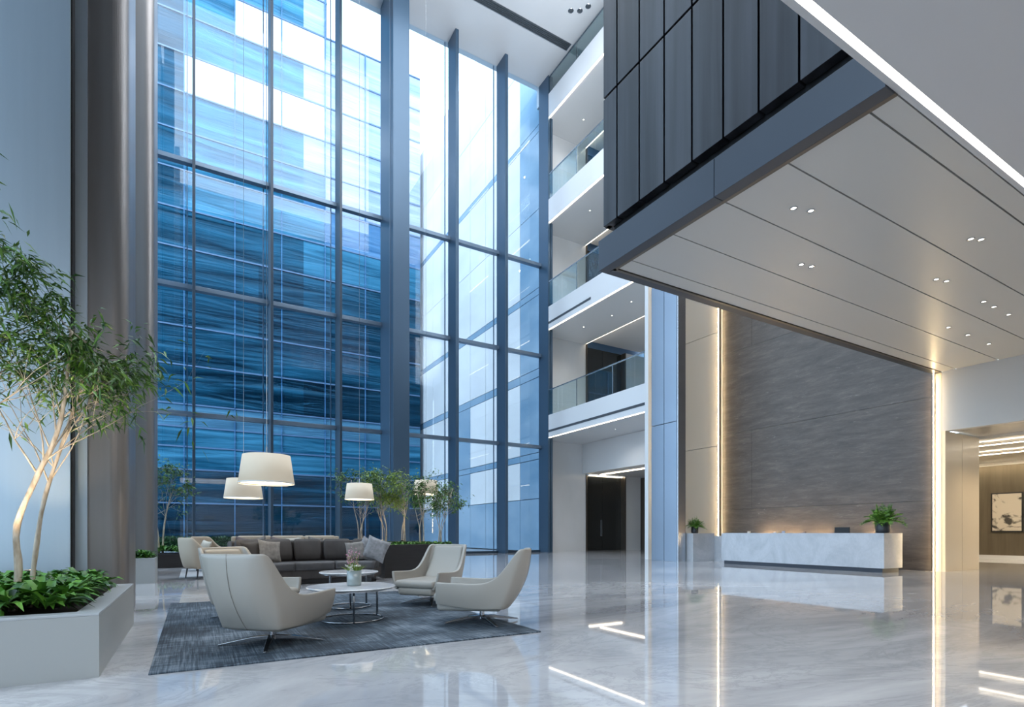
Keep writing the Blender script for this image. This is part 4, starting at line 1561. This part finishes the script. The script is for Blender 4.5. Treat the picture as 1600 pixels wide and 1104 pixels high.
# ------------------------------------------------------------------ exterior
gr = boxo('ground', M['pave'], (-60, 80, YG + 0.25, 90, -0.3, -0.05))
struct(gr, 'pale paved courtyard outside the glass wall', 'ground')
gr = boxo('ground', M['pave'], (-60, -6.3, -60, YG + 0.25, -0.3, -0.05))
struct(gr, 'pale paving outside the left glazing', 'ground')
YT = 45.0
tw = empty('glass_tower', (0, YT, 0))
tag(tw, 'tall blue glass office tower across the courtyard', 'building')
b = MB()
PAL = ['f_dark', 'f_navy', 'f_mid', 'f_light', 'f_teal', 'f_pale', 'f_white']  # cell colours imitate reflections of the sky and another tower
mod = 1.6
c0, c1 = -5, 11
rnd = random.Random(77)
for ci in range(-6, 11):
    x0 = -0.56 + ci * mod * 1.0
    x1 = x0 + mod
    xc = (x0 + x1) / 2
    # lower storeys
    low = [(0, 0.9, 1), (0.9, 3.2, 1), (3.2, 5.6, 0), (5.6, 7.2, 2), (7.2, 8.6, 2), (8.6, 10.2, 4)]
    for (za, zb, k) in low:
        b.quad((x0, 0, za), (x1, 0, za), (x1, 0, zb), (x0, 0, zb), k)
    for r_ in range(0, 16):
        z0 = 10.2 + 2.75 * r_
        z1 = z0 + 2.75
        if xc < 0:
            k = 0 if r_ < 9 else 1
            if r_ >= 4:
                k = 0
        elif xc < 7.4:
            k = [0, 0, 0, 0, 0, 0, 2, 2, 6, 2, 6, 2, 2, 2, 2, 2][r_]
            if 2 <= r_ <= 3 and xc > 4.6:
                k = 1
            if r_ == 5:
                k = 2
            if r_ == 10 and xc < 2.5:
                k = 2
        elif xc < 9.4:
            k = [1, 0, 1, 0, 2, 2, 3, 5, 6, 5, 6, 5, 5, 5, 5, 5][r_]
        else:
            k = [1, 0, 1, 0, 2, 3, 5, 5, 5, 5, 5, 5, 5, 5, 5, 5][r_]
        if xc > 9.4 and r_ >= 11:
            continue
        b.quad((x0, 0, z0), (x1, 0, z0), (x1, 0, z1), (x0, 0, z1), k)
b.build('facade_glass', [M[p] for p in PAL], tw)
b = MB()
b.box(-10.5, 9.2, 0.05, 8, 0, 54)
b.box(9.2, 17.0, 0.05, 8, 0, 40.4)
b.build('tower_core', M['f_line'], tw)
b = MB()
for ci in range(-6, 12):
    x0 = -0.56 + ci * mod
    wd = 0.035
    if ci % 2:
        continue
    b.box(x0 - wd, x0 + wd, -0.12, 0, 0, 54 if x0 < 9.4 else 40.4)
b.build('facade_mullion', M['f_light'], tw)
b = MB()
for z in [3.2, 5.6, 7.2, 8.6] + [10.2 + 2.75 * k for k in range(16)]:
    b.box(-10, 17 if z < 41 else 9.2, -0.08, 0, z - 0.05, z + 0.05)
b.build('facade_floor_line', M['f_line'], tw)
# right wing
wg = empty('office_wing', (17.4, YG, 0))
tag(wg, 'pale panelled office wing beyond the right-hand glass', 'building')
ww = MB()
ysw = [0.4, 2.6, 4.4, 7.2, 9.6, 12.0, 14.4, 16.8, 19.2, 22.0, 25.0]
zsw = [0, 3.1, 5.4, 5.8, 10.2, 10.7, 15.0, 15.4, 20.0, 24.5, 24.9, 29.5, 34.6]
for i in range(len(ysw) - 1):
    for j in range(len(zsw) - 1):
        thin = zsw[j + 1] - zsw[j] < 0.6
        k = 1 if thin or (j < 1) or (i == 0) or (i == 4 and j < 4) else 0
        ww.box(0, 0.3, ysw[i] + 0.02, ysw[i + 1] - 0.02, zsw[j] + 0.02, zsw[j + 1] - 0.02, k)
ww.build('facade_panel', [M['wing'], M['wingblue']], wg)
boxo('wing_core', M['f_line'], (0.25, 10, 0.4, 25, 0, 34.4), wg)
# hedge outside
rnd = random.Random(9)
b = MB()
for k in range(5000):
    p = Vector((rnd.uniform(-4, 8.5), rnd.uniform(43.6, 44.3), 0.0 + 0.7 * rnd.random() ** 0.6))
    leaf(b, p, Vector((rnd.uniform(-1, 1), rnd.uniform(-1, 0.3), rnd.uniform(-.2, 1))), 0.3, 0.16, rnd, 0.2)
o = b.build('hedge', M['hedge'])
tag(o, 'long low clipped hedge at the foot of the blue tower', 'hedge', kind='stuff')

# ------------------------------------------------------------------ interior lamps: unseen area fills added to brighten the room
def fill_area(name, loc, size, strength, label, power, color, rot=(0, 0, 0)):
    a = area(name + '_light', loc, rot, size, power, color)
    return a


fill_area('low', (3.0, -2.5, ZS - 0.02), (10, 5), 1, '', 260, NEUT)
fill_area('box_top_fill', (12.0, 5.2, 14.3), (9, 3), 1, '', 5200, COOL, (R(180), 0, 0))  # unseen upward lamp added to brighten the atrium ceiling
fill_area('atrium', (6.0, 14.0, ZC - 0.05), (16, 16), 1, '', 2200, COOL)


def spot(X, Y, z, power, color, size=110):
    l = bpy.data.lights.new('ceiling_spot', 'SPOT')
    l.energy = power
    l.color = color
    l.spot_size = R(size)
    l.spot_blend = 0.9
    l.shadow_soft_size = 0.04
    o = bpy.data.objects.new('ceiling_spot', l)
    COL.objects.link(o)
    o.location = (X, Y, z - 0.03)


for (px, py, lab) in LIGHTPX:
    X, Y = px2ceil(px, py, ZS)
    spot(X, Y, ZS, 34, (1.0, 0.86, 0.70))
for (X, Y, i) in spots:
    spot(X, Y, FL[i][0], 75, NEUT, 140)
for (X, Y) in ((19.5, 5.6), (21.5, 3.5), (21.5, 6.0), (24.5, 4.5), (24.5, 7.5), (27.3, 9.0), (27.3, 5.5)):
    spot(X, Y, 3.9, 130, WARM, 130)  # unseen spots added to brighten the hallway and its jamb
spot(22.3, 24.0, 4.62, 25, NEUT, 130)
spot(19.0, 19.0, 6.38, 60, NEUT, 130)  # unseen spot added to lift the ground-floor wall
